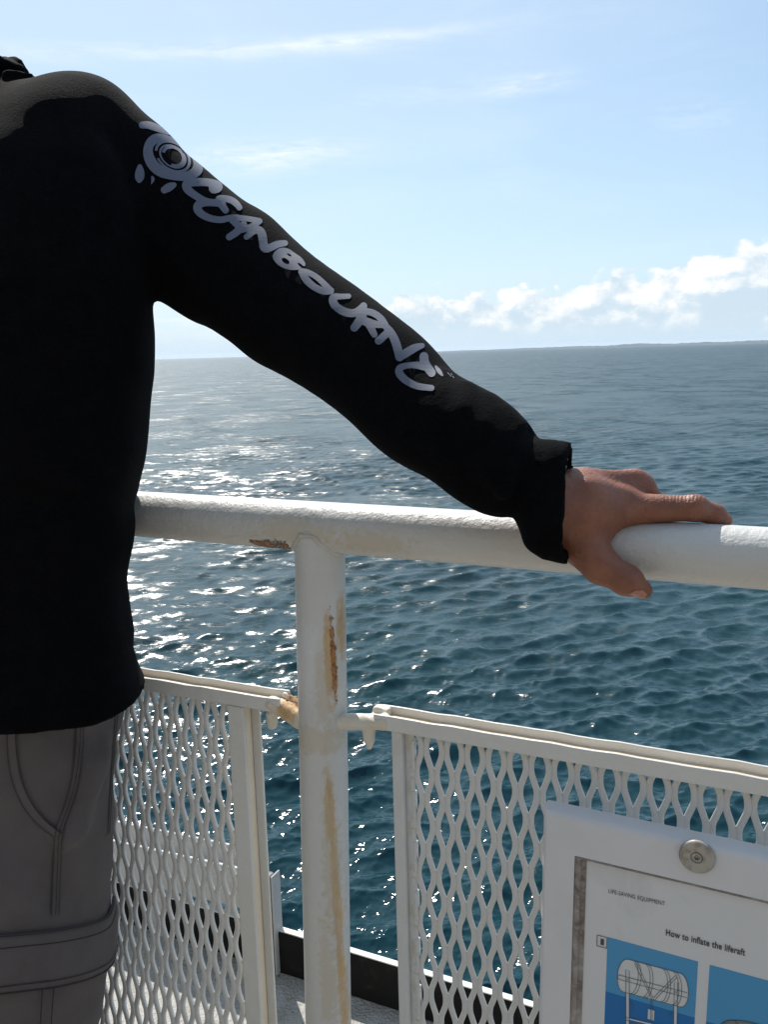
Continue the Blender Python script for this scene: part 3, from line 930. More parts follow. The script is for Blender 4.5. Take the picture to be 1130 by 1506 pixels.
# drawing: liferaft canister on its cradle
LW = 0.00042
can = []; out = []
top_l, top_r, bot_r, bot_l = z3(478, 797), z3(722, 862), z3(722, 1018), z3(458, 948)
def arc(c, u, v, a0, a1, n=10):
    return [c + u * math.cos(a0 + (a1 - a0) * k / n) + v * math.sin(a0 + (a1 - a0) * k / n) for k in range(n + 1)]
cl, cr = (top_l + bot_l) / 2, (top_r + bot_r) / 2
ul = (top_l - bot_l) / 2; ur = (top_r - bot_r) / 2
ax_ = unit(cr - cl) * 0.0065
body = arc(cr, ur, ax_, 0, math.pi)
body = body + arc(cl, -ul, -ax_, 0, math.pi)
flat('canister_drawing', (0.62, 0.63, 0.63), [body], 0.0004)
lines = []
lines += pline(body + [body[0]], LW)
for t in (0.12, 0.34, 0.66, 0.86):
    c = cl + (cr - cl) * t; u = ul + (ur - ul) * t
    lines += pline(arc(c, u, ax_ * 0.8, 0, math.pi), LW); lines += pline([p + ax_ * 0.35 for p in arc(c, u, ax_ * 0.8, 0, math.pi)], LW)
lines += pline([z3(435, 868), z3(755, 952)], LW); lines += pline([z3(433, 888), z3(752, 975)], LW)
lines += pline([z3(433, 868), z3(433, 888)], LW)
for a, b in (((510, 815), (592, 985)), ((522, 815), (600, 985)), ((700, 872), (598, 975)), ((708, 880), (604, 985))):
    lines += pline([z3(*a), z3(*b)], LW)
for a, b in (((470, 845), (470, 1130)), ((486, 850), (486, 1130)), ((695, 905), (690, 1190)), ((710, 905), (706, 1190)), ((470, 1065), (700, 1120)), ((470, 1078), (700, 1132)), ((585, 985), (585, 1085)), ((592, 985), (592, 1085)),
             ((690, 1035), (668, 1060)), ((490, 990), (505, 1015)), ((505, 1015), (500, 1045))):
    lines += pline([z3(*a), z3(*b)], LW)
flat('line_drawing', (0.09, 0.11, 0.13), lines, 0.0008)
flat('frame_drawing', (0.60, 0.61, 0.62), [line(z3(478, 848), z3(478, 1130), 0.0021), line(z3(702, 905), z3(698, 1190), 0.0021),
     line(z3(434, 878), z3(754, 964), 0.0026), line(z3(475, 1071), z3(700, 1126), 0.0014), rect(z3(573, 1030)[0], z3(603, 1030)[0], z3(590, 1078)[1], z3(590, 1032)[1])], 0.0006)
# second drawing: round raft afloat
rc = np.array([x2 + pw * 0.62, z3(870, 1095)[1] - 0.002])
outer = arc(rc, np.array([0.034, -0.002]), np.array([0, 0.0135]), 0, 2 * math.pi, 40)
inner = arc(rc + (0, -0.0015), np.array([0.027, -0.002]), np.array([0, 0.0085]), 0, 2 * math.pi, 40)
clipx = x2 + pw - 0.001
flat('raft_drawing', (0.17, 0.19, 0.20), [[(min(a, clipx), b) for a, b in outer]], 0.0004)
flat('raft_floor_drawing', (0.26, 0.28, 0.29), [[(min(a, clipx), b) for a, b in inner]], 0.0006)
rl = pline(outer + [outer[0]], LW) + pline(inner + [inner[0]], LW)
for k in range(0, 40, 3): rl += pline([outer[k], inner[k]], LW)
flat('raft_outline', (0.03, 0.04, 0.045), [[(min(a, clipx), b) for a, b in q] for q in rl], 0.0008)
# lower row of pictures further down the sheet
yl = ptop - ph - 0.012
flat('picture_sky', SKYB, [rect(x, x + pw, yl - ph * 0.4, yl) for x in (p1a[0], x2)], 0.0002)
flat('picture_sea', SEAB, [rect(x, x + pw, yl - ph, yl - ph * 0.4) for x in (p1a[0], x2)], 0.0002)
# lettering
def text(name, body, a, b, width, height, bold=0.0, color=(0.06, 0.06, 0.065), lift=0.0006, slant=0.0, ang=0.0):
    cu = bpy.data.curves.new(name, 'FONT'); cu.body = body; cu.size = 1.0; cu.offset = bold; cu.resolution_u = 4; cu.space_character = 1.06
    to = bpy.data.objects.new(name, cu); COL.objects.link(to)
    dg = bpy.context.evaluated_depsgraph_get()
    me = bpy.data.meshes.new_from_object(to.evaluated_get(dg))
    V = np.array([v.co[:] for v in me.vertices]); Fc = [tuple(p.vertices) for p in me.polygons]
    bpy.data.objects.remove(to); bpy.data.curves.remove(cu)
    mn, mx = V.min(0), V.max(0)
    sx, sy = width / (mx[0] - mn[0]), height / 0.72
    x = (V[:, 0] - mn[0]) * sx; y = V[:, 1] * sy
    x = x + y * slant
    ca, sa = math.cos(ang), math.sin(ang)
    pts = np.array([b2(a + xx * ca - yy * sa, b + xx * sa + yy * ca, ZP + lift) for xx, yy in zip(x, y)])
    fl = []
    for f in Fc:
        n = np.cross(pts[f[1]] - pts[f[0]], pts[f[2]] - pts[f[0]]); fl.append(f if np.dot(n, SN) > 0 else f[::-1])
    m = M('printed_letters'); m.set(Base_Color=color, Roughness=0.4)
    o = mesh('lettering', pts, fl, m, brd, smooth=False); o.parent = sheet
t0_, t1_ = z3(390, 490), z3(650, 550)
text('lettering', 'LIFE-SAVING EQUIPMENT', t0_[0], t0_[1], np.linalg.norm(t1_ - t0_), 0.0039, 0.0, (0.05, 0.05, 0.05), ang=math.atan2(t1_[1] - t0_[1], t1_[0] - t0_[0]))
t0_, t1_ = z3(655, 686), z3(1022, 782)
text('lettering', 'How to inflate the liferaft', t0_[0], t0_[1], np.linalg.norm(t1_ - t0_), 0.0058, 0.022, (0.05, 0.05, 0.06), ang=math.atan2(t1_[1] - t0_[1], t1_[0] - t0_[0]))
c0 = z3(337, 685); c1 = np.array([z3(382, 716)[0], z3(337, 735)[1]])
text('lettering', '1', c0[0] + (c1[0] - c0[0]) * 0.36, c1[1] + (c0[1] - c1[1]) * 0.2, (c1[0] - c0[0]) * 0.34, (c0[1] - c1[1]) * 0.6, 0.0)
flat('number_box', (0.10, 0.10, 0.11), [q for q in pline([(c0[0], c0[1]), (c1[0], c0[1]), (c1[0], c1[1]), (c0[0], c1[1]), (c0[0], c0[1])], 0.0006)], 0.0006)
# round head screw with washer
m_steel = M('screw_steel'); P = m_steel.pos()
st1 = m_steel.noise(P, 400, 4, 0.7); st2 = m_steel.noise(P, 120, 4)
m_steel.set(Base_Color=m_steel.mix(st2.sm(0.45, 0.65), (0.42, 0.40, 0.36), (0.30, 0.27, 0.23)), Metallic=0.55, Roughness=0.48)
m_steel.bump(st1, 0.3, 0.0006)
def screw(px, py):
    c = pb(px, py); R0_ = 23.5 / F_PX * np.dot(SO - CAM, _F)
    pr = [(R0_, 0.0002), (R0_, 0.0026), (R0_ * 0.94, 0.0034), (R0_ * 0.55, 0.0036), (R0_ * 0.36, 0.0034), (R0_ * 0.34, 0.0022), (R0_ * 0.30, 0.0020), (R0_ * 0.27, 0.0030), (R0_ * 0.15, 0.0033), (R0_ * 0.13, 0.0014), (0.0001, 0.0012)]
    V = []; n = 40
    for (r, h) in pr:
        for k in range(n):
            a = 2 * math.pi * k / n
            rr = r * (1 + (0.22 * math.cos(6 * a) if r < R0_ * 0.2 and r > 0.0005 else 0))
            V.append(b2(c[0] + rr * math.cos(a), c[1] + rr * math.sin(a), h))
    Fc = [(i * n + k, i * n + (k + 1) % n, (i + 1) * n + (k + 1) % n, (i + 1) * n + k) for i in range(len(pr) - 1) for k in range(n)]
    mesh('screw', V, Fc, m_steel, brd, sharp=30)
screw(1026, 1258)
sc_c = pb(1026, 1258)
# ------------------------------------------------------------------ person
def rdep(px): return float(np.dot(rail_pt(px) - CAM, _F))
def proj(p):
    q = np.asarray(p) - CAM; d = np.dot(q, _F)
    return CX + F_PX * np.dot(q, _R) / d, CY - F_PX * np.dot(q, _U) / d, d
def px_m(n, d): return n * d / F_PX

hip = at(-85, 1050, 0.995)
person = root('person', (hip[0], hip[1], 0.0), 'person in black hoodie and grey cargo trousers resting one hand on the white rail', 'person')

# ---- hoodie, built in the camera's metric frame (right, up, depth)
m_hood = M('hoodie_fabric'); P = m_hood.pos()
k1 = m_hood.noise(P, 1300, 2, 0.6); k2 = m_hood.noise(P, 60, 5, 0.6); k3 = m_hood.noise(P, 420, 3, 0.6)
m_hood.set(Base_Color=m_hood.mix((k3 * 0.7 + k2 * 0.4).sm(0.42, 0.72), (0.0018, 0.0018, 0.0023), (0.0042, 0.0044, 0.0054)), Roughness=0.95, Sheen_Weight=0.008, Sheen_Roughness=0.4, Specular_IOR_Level=0.06)
m_hood.b.inputs['Sheen Tint'].default_value = (0.8, 0.8, 0.85, 1)
m_hood.bump(k1 * 0.6 + k3 + k2 * 1.2, 0.55, 0.0012)

g = SDF((-0.83, -0.31, 0.57), (0.205, 0.56, 1.23), 0.0036)
ys =  [ 60, 150, 250, 350, 440, 500, 560, 620, 680, 722, 742, 770, 800, 850, 890, 920, 945, 968, 985, 1005, 1022, 1100]
xr =  [120, 150, 185, 210, 216, 219, 218, 212, 204, 196, 188, 189, 186, 179, 182, 187, 187, 195, 203, 210, 214, 214]
dz_ = [.885 - .0,.890,.897,.903,.908,.912,.916,.920,.925,.928,.930,.932,.935,.941,.946,.950,.954,.957,.960,.963,.967, .975]
Yk = [(CY - y) / F_PX * d for y, d in zip(ys, dz_)][::-1]
def half(x, d):
    u = (x - CX) / F_PX; x0 = (-85 - CX) / F_PX * d
    return u * (d + 0.38 * x0) / (1 + 0.38 * u) - x0
dz_ = [d + 0.02 for d in dz_]
ak = [half(x, d) for x, d in zip(xr, dz_)][::-1]
zk = dz_[::-1]
Yf = g.Y.ravel()
a_ = np.interp(Yf, Yk, ak).astype(np.float32)[None, :, None]
zc = np.interp(Yf, Yk, zk).astype(np.float32)[None, :, None]
xc = ((-85 - CX) / F_PX) * zc
TURN = 0.38                       # he stands with his back along the rail, turned to it
zsh = zc - (g.X - xc) * np.float32(TURN)
b_ = a_ * np.interp(Yf, [cs(0, 470, .92)[1], cs(0, 190, .92)[1]], [0.57, 0.36]).astype(np.float32)[None, :, None]
ex = (np.abs((g.X - xc) / a_) ** 2.4 + np.abs((g.Z - zsh) / b_) ** 2.4) ** (1 / 2.4)
tor = (ex - 1) * b_ * 1.25
tor = smax(tor, g.Y - np.float32(cs(0, 225, .93)[1]), 0.07)
arm = [(115, 216, 100, .885), (293, 367, 90, .868), (349, 397, 84, .858), (412, 452, 81, .832), (488, 498, 76, .802), (568, 557, 75, .767), (620, 610, 71, .743), (682, 644, 70, .714), (738, 694, 68, .697)]
def resample(pts, n):
    p = np.array(pts, float); q = np.concatenate([[2 * p[0] - p[1]], p, [2 * p[-1] - p[-2]]]); o_ = []
    for i in range(1, len(q) - 2):
        for k in range(n):
            t_ = k / n
            o_.append(0.5 * (2 * q[i] + (q[i + 1] - q[i - 1]) * t_ + (2 * q[i - 1] - 5 * q[i] + 4 * q[i + 1] - q[i + 2]) * t_ ** 2 + (3 * q[i] - q[i - 1] - 3 * q[i + 1] + q[i + 2]) * t_ ** 3))
    return [tuple(v) for v in o_] + [tuple(p[-1])]
ZS_A = 1.22
def chain(g, pts, zs):
    f = None
    for (p, q) in zip(pts[:-1], pts[1:]):
        c = g.cone(cs(p[0], p[1], p[3]), cs(q[0], q[1], q[3]), px_m(p[2], p[3]), px_m(q[2], q[3]), zs)
        f = c if f is None else smin(f, c, 0.012)
    return f
slv = chain(g, resample(arm, 3), ZS_A)
# loose-cloth wrinkles across the sleeve
U_ = (g.X * 0.77 - g.Y * 0.64); Wv = (g.X * 0.64 + g.Y * 0.77)
slv = slv + 0.0007 * np.sin(U_ * 70 + 4 * np.sin(Wv * 30 + g.Z * 22)) * np.sin(Wv * 40 + g.Z * 35 + U_ * 12) * np.clip((U_ - 0.05) * 8, 0.15, 1)
trap = g.cone(cs(115, 206, .89), cs(-60, 172, .935), px_m(80, .89), px_m(54, .935))
f = smin(tor, trap, 0.06)
f = smin(f, g.cone(cs(112, 222, .888), cs(118, 226, .885), px_m(76, .885), px_m(76, .885)), 0.04)
f = smin(f, slv, 0.012)
f = smin(f, g.cone(cs(-290, 216, 1.0), cs(-110, 172, .95), px_m(100, .885), px_m(72, .905)), 0.02)
# the other arm: down to the front pocket, out of the picture
f = smin(f, g.cone(cs(-292, 220, 1.0), cs(-345, 560, 1.02), px_m(100, .885), px_m(72, .9)), 0.02)
f = smin(f, g.cone(cs(-345, 560, 1.02), cs(-300, 860, .93), px_m(72, .9), px_m(60, .88)), 0.015)
# hood lying round the neck
nk = cs(-85, 113, .930)
hd = None
for k in range(24):
    a0, a1 = 2 * math.pi * k / 24, 2 * math.pi * (k + 1) / 24
    def hp(a):
        r = 0.068
        return nk + np.array([r * math.cos(a), 0.012 * math.sin(3 * a) * 0.3 + 0.006 + 0.012 * math.sin(a), r * 1.05 * math.sin(a)])
    rr_ = 0.0135 + 0.005 * max(0, math.sin(a0)) + 0.0025 * math.sin(5 * a0)
    c = g.cone(hp(a0), hp(a1), rr_, rr_)
    hd = c if hd is None else np.minimum(hd, c)
hd = smin(hd, g.ell(nk + np.array([0, -0.035, 0.085]), (0.10, 0.075, 0.035)), 0.02)
hd = hd + 0.0022 * np.sin(g.X * 150 + 5 * np.sin(g.Z * 60)) * np.sin(g.Y * 170 + 1)
f = smin(f, hd, 0.006)
hd2 = g.cone(cs(5, 98, .92), cs(28, 103, .91), 0.0085, 0.0055)
f = smin(f, hd2, 0.006); f = smin(f, g.cone(cs(12, 112, .885), cs(48, 112, .88), 0.006, 0.003), 0.004)
# folds near the wrist, then the cuff
def tube_(g, pts, r, zs=1.0):
    o_ = None
    for p, q in zip(pts[:-1], pts[1:]):
        c = g.cone(cs(*p), cs(*q), r, r, zs); o_ = c if o_ is None else np.minimum(o_, c)
    return o_
f = smin(f, tube_(g, [(704, 606, .722), (740, 632, .703), (758, 650, .694)], 0.0100), 0.014)
f = smin(f, tube_(g, [(765, 645, .703), (752, 657, .680), (744, 690, .667), (742, 720, .665)], 0.0085), 0.010)
for fold_, r_f in (([(686, 574, .706), (683, 606, .686), (692, 640, .682)], .0058), ([(716, 594, .702), (711, 630, .680), (716, 668, .675), (728, 700, .676)], .0062),
                   ([(735, 612, .698), (729, 650, .674), (733, 700, .668)], .0048), ([(655, 556, .722), (650, 586, .704), (660, 618, .701)], .0050)):
    f = smin(f, tube_(g, fold_, r_f), 0.010)
cuff = smin(g.cone(cs(803, 709, .690), cs(822, 770, .680), px_m(64, .69), px_m(57, .68), 1.12), g.cone(cs(860, 714, .692), cs(860, 775, .682), px_m(61, .69), px_m(58, .68), 1.12), 0.01)
cuff = cuff + 0.0007 * np.sin(g.Y * 260 + 6 * np.sin(g.X * 70)) * np.sin(g.X * 190)
f = smax(f, -tube_(g, [(786, 633, .690), (768, 648, .664), (758, 676, .649), (754, 715, .642), (752, 745, .640)], 0.0045), 0.006)
f = smin(f, cuff, 0.0035)
pN, pB, pT = cs(824, 742, .637), cs(833, 834, .680), cs(846, 676, .714)
nrm_ = np.cross(pB - pN, pT - pN); nrm_ = nrm_ if nrm_[0] > 0 else -nrm_
cut = g.plane(pN, nrm_)
f = np.where(g.X > cs(700, 0, .70)[0], np.maximum(f, cut), f)
carve = smax(cuff + np.float32(0.0068), -(cut + np.float32(0.020)), 0.004)
f = np.maximum(f, -carve)
# hem: level cut round the body
hz = at(213, 1034, .885)[2] + 0.004
wz = CAM[2] + g.X * np.float32(_R[2]) + g.Y * np.float32(_U[2]) + g.Z * np.float32(_F[2])
f = smax(f, np.float32(hz) - wz, 0.004)
f = f + 0.0010 * np.sin(wz * 60 + 3 * np.sin(g.X * 25)) * np.sin(g.X * 38 + g.Z * 20)
V, Q = g.mesh(f)
hood_V = c2w(V); hood_Q = Q[:, ::-1]
hoodie = mesh('hoodie', hood_V, hood_Q, m_hood, person)
bvh = BVHTree.FromPolygons([tuple(v) for v in hood_V], [tuple(int(i) for i in q) for q in hood_Q])
del f, slv, tor, trap, hd, cuff, carve, cut, wz, ex

def drape(bv, px, py, lift):
    d = Vector(ray(px, py)).normalized()
    h = bv.ray_cast(Vector(CAM), d)
    if h[0] is None: return None
    n = h[1] if h[1].dot(d) < 0 else -h[1]
    return np.array(h[0] - d * lift * 0.6 + n * lift * 0.5), np.array(n)

# ---- sleeve print, cut as one outline and laid on the cloth
def Z2(*p): return [(180 + x / 4.346, 160 + y / 4.346) for x, y in p]
def Z3(*p): return [(400 + x / 3.767, 320 + y / 3.767) for x, y in p]
strokes = []                                        # (points in photo pixels, widths)
def st(pts, w, k=None):
    k = k or (4.346 if pts[0][0] < 400 else 3.767)
    w = w if hasattr(w, '__len__') else [w] * len(pts)
    strokes.append((pts, [x / k / 2 * 1.10 for x in w]))
st(Z2((127, 108), (165, 106), (205, 120), (255, 142), (312, 170)), [40, 44, 44, 34, 8])
st(Z2((112, 372), (112, 410), (110, 440), (108, 462)), [26, 56, 56, 28])
st(Z2((192, 440), (198, 455), (186, 484)), [14, 22, 4])
st(Z2((330, 490), (300, 503), (268, 522)), [30, 52, 40])
st(Z2((390, 212), (430, 245), (478, 287)), [10, 26, 10])
st(Z2((492, 322), (545, 372), (590, 418), (632, 465)), [12, 34, 38, 10])
# letters
st(Z2((585, 512), (612, 505), (600, 487), (545, 472), (480, 472), (430, 472), (405, 490), (420, 525), (470, 560), (530, 598), (600, 606), (625, 585)), [60, 62, 50, 46, 48, 52, 52, 48, 42, 44, 40, 40], 4.346)
st(Z2((748, 635), (728, 608), (690, 582), (630, 574), (612, 585), (640, 625), (660, 652)), [34, 38, 40, 38, 44, 42, 38], 4.346)
st(Z2((640, 612), (580, 605), (510, 602), (476, 625), (488, 665), (550, 702), (630, 716), (685, 700), (735, 700)), [40, 36, 46, 50, 46, 40, 38, 36, 40], 4.346)
st(Z2((700, 702), (790, 702), (875, 722)), [40, 30, 36], 4.346)
st(Z2((878, 722), (815, 765), (752, 775)), [32, 36, 44], 4.346)
st(Z2((705, 712), (745, 755)), [44, 40], 4.346)
st(Z2((775, 742), (735, 790), (685, 822)), [40, 44, 40], 4.346)
st(Z2((795, 822), (835, 785), (872, 772), (893, 800), (900, 850), (906, 900), (950, 890), (990, 868), (1040, 862)), [34, 40, 44, 50, 50, 50, 44, 42, 34], 4.346)
st(Z3((165, 302), (200, 304), (250, 332), (292, 372), (325, 408)), [34, 28, 28, 30, 34], 3.767)
st(Z3((165, 302), (190, 350), (240, 392), (290, 412), (325, 408)), [34, 38, 34, 36, 36], 3.767)
st(Z3((425, 438), (378, 440), (345, 440), (335, 460), (352, 495), (405, 528), (460, 535), (500, 505), (508, 492)), [26, 28, 36, 42, 40, 42, 40, 40, 36], 3.767)
st(Z3((458, 612), (490, 570), (510, 520)), [40, 46, 44], 3.767)
st(Z3((505, 520), (560, 528), (605, 560), (625, 592)), [34, 34, 34, 34], 3.767)
st(Z3((520, 578), (560, 592), (610, 598)), [44, 40, 30], 3.767)
st(Z3((540, 595), (568, 650)), [40, 32], 3.767)
st(Z3((592, 685), (625, 655), (650, 632)), [38, 38, 40], 3.767)
st(Z3((622, 595), (662, 640), (690, 700), (708, 775)), [32, 40, 44, 42], 3.767)
st(Z3((708, 775), (755, 745), (795, 722), (832, 712)), [40, 44, 40, 26], 3.767)
st(Z3((842, 772), (845, 810), (885, 862)), [44, 46, 42], 3.767)
st(Z3((845, 825), (790, 818), (740, 822), (706, 835), (704, 865), (742, 905), (805, 938), (885, 946)), [44, 32, 30, 36, 40, 38, 34, 30], 3.767)
st(Z3((908, 828), (928, 855), (945, 876)), [12, 24, 10], 3.767)
for q in ((975, 862), (986, 874), (992, 866), (1002, 882)): st(Z3(q, (q[0] + 6, q[1] + 8)), 5, 3.767)
ring_o = Z2((210, 157), (290, 170), (370, 215), (435, 280), (490, 340), (516, 378), (510, 412), (480, 440), (430, 460), (380, 466), (300, 455), (230, 438), (172, 392), (138, 330), (130, 262), (155, 195))
ring_i = Z2((190, 258), (215, 225), (262, 210), (322, 216), (382, 246), (432, 296), (456, 345), (450, 382), (412, 406), (350, 410), (290, 394), (235, 355), (202, 310))
def spoly(pts, X, Y):
    d = np.full(X.shape, 1e9); ins = np.zeros(X.shape, bool); n = len(pts)
    for i in range(n):
        (x0, y0), (x1, y1) = pts[i], pts[(i + 1) % n]
        dx_, dy_ = x1 - x0, y1 - y0
        t = np.clip(((X - x0) * dx_ + (Y - y0) * dy_) / (dx_ * dx_ + dy_ * dy_), 0, 1)
        d = np.minimum(d, np.hypot(X - x0 - t * dx_, Y - y0 - t * dy_))
        c = ((y0 > Y) != (y1 > Y)) & (X < (x1 - x0) * (Y - y0) / (y1 - y0 + 1e-12) + x0)
        ins ^= c
    return np.where(ins, -d, d)
def smooth_poly(p):
    for _ in range(2):
        q = []
        for i in range(len(p)):
            a, b = np.array(p[i]), np.array(p[(i + 1) % len(p)])
            q += [tuple(a * .75 + b * .25), tuple(a * .25 + b * .75)]
        p = q
    return p
cell = 0.75
gx = np.arange(192, 672, cell); gy = np.arange(170, 585, cell)
X, Y = np.meshgrid(gx, gy, indexing='ij')
fs = np.full(X.shape, 1e3)
def smooth_line(pts, w):
    p = np.array(pts); w = np.array(w)
    for _ in range(2):
        if len(p) < 3: break
        q = [p[0]]; v = [w[0]]
        for i in range(len(p) - 1):
            q += [p[i] * .75 + p[i + 1] * .25, p[i] * .25 + p[i + 1] * .75]; v += [w[i] * .75 + w[i + 1] * .25, w[i] * .25 + w[i + 1] * .75]
        q.append(p[-1]); v.append(w[-1]); p, w = np.array(q), np.array(v)
    return p, w
for pts, w in strokes:
    p, w = smooth_line(pts, w)
    mr = max(w) + 4
    i0, i1 = np.searchsorted(gx, p[:, 0].min() - mr), np.searchsorted(gx, p[:, 0].max() + mr)
    j0, j1 = np.searchsorted(gy, p[:, 1].min() - mr), np.searchsorted(gy, p[:, 1].max() + mr)
    sx, sy = X[i0:i1, j0:j1], Y[i0:i1, j0:j1]; d = np.full(sx.shape, 1e3)
    for i in range(len(p) - 1):
        D = p[i + 1] - p[i]; L = max(np.dot(D, D), 1e-9)
        t = np.clip(((sx - p[i, 0]) * D[0] + (sy - p[i, 1]) * D[1]) / L, 0, 1)
        d = np.minimum(d, np.hypot(sx - p[i, 0] - t * D[0], sy - p[i, 1] - t * D[1]) - (w[i] + t * (w[i + 1] - w[i])))
    fs[i0:i1, j0:j1] = np.minimum(fs[i0:i1, j0:j1], d)
B_o = Z3((0, 215), (20, 186), (50, 168), (90, 172), (125, 198), (168, 226), (192, 268), (165, 276), (148, 294), (95, 292), (48, 276), (14, 246))
B_h = [Z3((50, 230), (72, 224), (100, 246), (94, 264), (66, 256)), Z3((78, 200), (98, 202), (114, 220), (94, 217)), Z3((140, 248), (162, 260), (186, 282), (152, 276))]
bp_ = spoly(smooth_poly(B_o), X, Y)
for q_ in B_h: bp_ = np.maximum(bp_, -spoly(smooth_poly(q_), X, Y))
fs = np.minimum(fs, bp_)
fs = np.minimum(fs, np.maximum(spoly(smooth_poly(ring_o), X, Y), -spoly(smooth_poly(ring_i), X, Y)))
ec = np.array(Z2((322, 308))[0]); ea = math.radians(36)
ex_ = (X - ec[0]) * math.cos(ea) + (Y - ec[1]) * math.sin(ea); ey_ = -(X - ec[0]) * math.sin(ea) + (Y - ec[1]) * math.cos(ea)
def ering(a, b, t, a0=None, a1=None, ox=0, oy=0):
    q = np.hypot((ex_ - ox) / a, (ey_ - oy) / b); d = np.abs((q - 1) * (a + b) / 2) - t / 2
    if a0 is not None:
        th = np.arctan2(ey_, ex_)
        gap = np.minimum(np.abs(((th - a0 + math.pi) % (2 * math.pi)) - math.pi), 9)
        d = np.maximum(d, (a1 - gap) * (a + b) / 2)
    return d
fs = np.minimum(fs, ering(27.2, 18.6, 3.4, math.radians(150), 0.22))
fs = np.minimum(fs, ering(20.5, 14.2, 2.6, math.radians(-60), 0.18))
fs = np.minimum(fs, ering(16.0, 12.2, 4.2, math.radians(115), 0.9, 0.6, -0.6))
def iso_fill(fs, gx, gy):
    n0, n1 = fs.shape; verts = {}; V2 = []; faces = []
    def key(k, p):
        if k not in verts: verts[k] = len(V2); V2.append(p)
        return verts[k]
    ins = fs < 0
    cnt = ins[:-1, :-1].astype(int) + ins[1:, :-1] + ins[1:, 1:] + ins[:-1, 1:]
    for i, j in zip(*np.nonzero(cnt)):
        cc = [(i, j), (i + 1, j), (i + 1, j + 1), (i, j + 1)]; poly = []
        for q in range(4):
            a, b = cc[q], cc[(q + 1) % 4]; fa, fb = fs[a], fs[b]
            if fa < 0: poly.append(key(a, (gx[a[0]], gy[a[1]])))
            if (fa < 0) != (fb < 0):
                t = min(max(fa / (fa - fb), 0.02), 0.98); k = (a, b) if a < b else (b, a)
                poly.append(key(k, (gx[a[0]] + t * (gx[b[0]] - gx[a[0]]), gy[a[1]] + t * (gy[b[1]] - gy[a[1]]))))
        if len(poly) > 2: faces.append(poly)
    return V2, faces
V2, fc2 = iso_fill(fs, gx, gy)
V3 = []; okv = []; nmz = []
for (x, y) in V2:
    h = drape(bvh, x, y, 0.0007)
    okv.append(h is not None); V3.append(h[0] if h else np.zeros(3)); nmz.append(h[1] if h else np.zeros(3))
V3 = np.array(V3)
fc2 = [f_ for f_ in fc2 if all(okv[i] for i in f_) and max(np.linalg.norm(V3[f_[0]] - V3[i]) for i in f_) < 0.004]
used = sorted(set(i for f_ in fc2 for i in f_)); mp = {u: k for k, u in enumerate(used)}
fl = []
for f_ in fc2:
    n = np.cross(V3[f_[1]] - V3[f_[0]], V3[f_[2]] - V3[f_[0]])
    f2 = [mp[i] for i in f_]
    fl.append(f2 if np.dot(n, CAM - V3[f_[0]]) > 0 else f2[::-1])
m_print = M('sleeve_ink'); P = m_print.pos()
i1_ = m_print.noise(P, 900, 3, 0.7); i2_ = m_print.noise(P, 70, 4)
m_print.set(Base_Color=m_print.mix(i1_.sm(0.60, 0.74) * 0.35, m_print.mix(i2_, (0.095, 0.106, 0.150), (0.125, 0.136, 0.178)), (0.08, 0.085, 0.11)), Roughness=0.7)
m_print.bump(i1_, 0.25, 0.0006)
pr_ = mesh('sleeve_print', V3[used], fl, m_print, person); pr_.parent = hoodie

# ---- body with the hand
m_skin = M('skin'); P = m_skin.pos()
s1, s2, s3 = m_skin.noise(P, 55, 4, 0.6), m_skin.noise(P, 380, 3, 0.6), m_skin.noise(P, 900, 3, 0.6)
sv = m_skin.voro(P, 620)
m_skin.set(Base_Color=m_skin.mix(s1.sm(0.3, 0.7), (0.205, 0.072, 0.038), (0.28, 0.107, 0.058)), Roughness=0.5, Subsurface_Weight=0.12, Subsurface_Scale=0.006)
m_skin.b.inputs['Subsurface Radius'].default_value = (1.0, 0.35, 0.18)
pip = at(1012, 735, rdep(1012))
fd = m_skin.vm('SUBTRACT', P, pip)
fs_ = m_skin.vm('DOT_PRODUCT', fd, E1) + s1 * 0.003
fm = ((m_skin.vm('LENGTH', m_skin.vm('MULTIPLY', fd, (1, 1, 1.3)))).sm(0.030, 0.010))
wrk = (fs_ * 2300.0).sin() * fm
bk = m_skin.vm('SUBTRACT', P, at(895, 728, rdep(895) - .03))
bm = m_skin.vm('LENGTH', bk).sm(0.036, 0.012)
wr2 = m_skin.noise(m_skin.comb(m_skin.vm('DOT_PRODUCT', bk, E1 * 0.5 + ZS * 0.5), m_skin.vm('DOT_PRODUCT', bk, E1 * -1.0 + ZS * 1.6), 0.0), 190.0, 4, 0.65) * bm
m_skin.bump(s2 * 0.5 + sv * 0.8 + s3 * 0.4 + s1 * 0.5 + wrk * 0.26 + wr2 * 2.0, 0.34, 0.0012)
def hp_(px, py, dz): return cs(px, py, rdep(px) + dz)
UM = rdep(930) / F_PX
lo_c = cs(770, 900, .63); hi_c = cs(1095, 660, .63)
gh = SDF((cs(775, 0, .66)[0], -0.078, .618), (cs(1092, 0, .70)[0], 0.056, .80), 0.0011)
def hc(p, q, rp_, rq): return gh.cone(hp_(*p), hp_(*q), rp_ * UM, rq * UM)
wr = (806, 746, -.052)
I_M, I_P, I_D, I_T = (923, 748, -.013), (1022, 748, -.001), (1052, 757, .008), (1066, 765, .014)
M_M, M_P, M_D, M_T = (941, 719, .010), (972, 752, .040), (968, 800, .046), (958, 826, .036)
R_M, R_P, R_D, R_T = (932, 714, .030), (950, 758, .058), (944, 806, .058), (934, 828, .046)
L_M, L_P, L_D, L_T = (908, 713, .046), (922, 758, .066), (916, 798, .064), (908, 818, .054)
h = hc((752, 708, -.050), wr, 20, 36)
h = smin(h, hc(wr, (852, 738, -.036), 46, 46), 0.014)
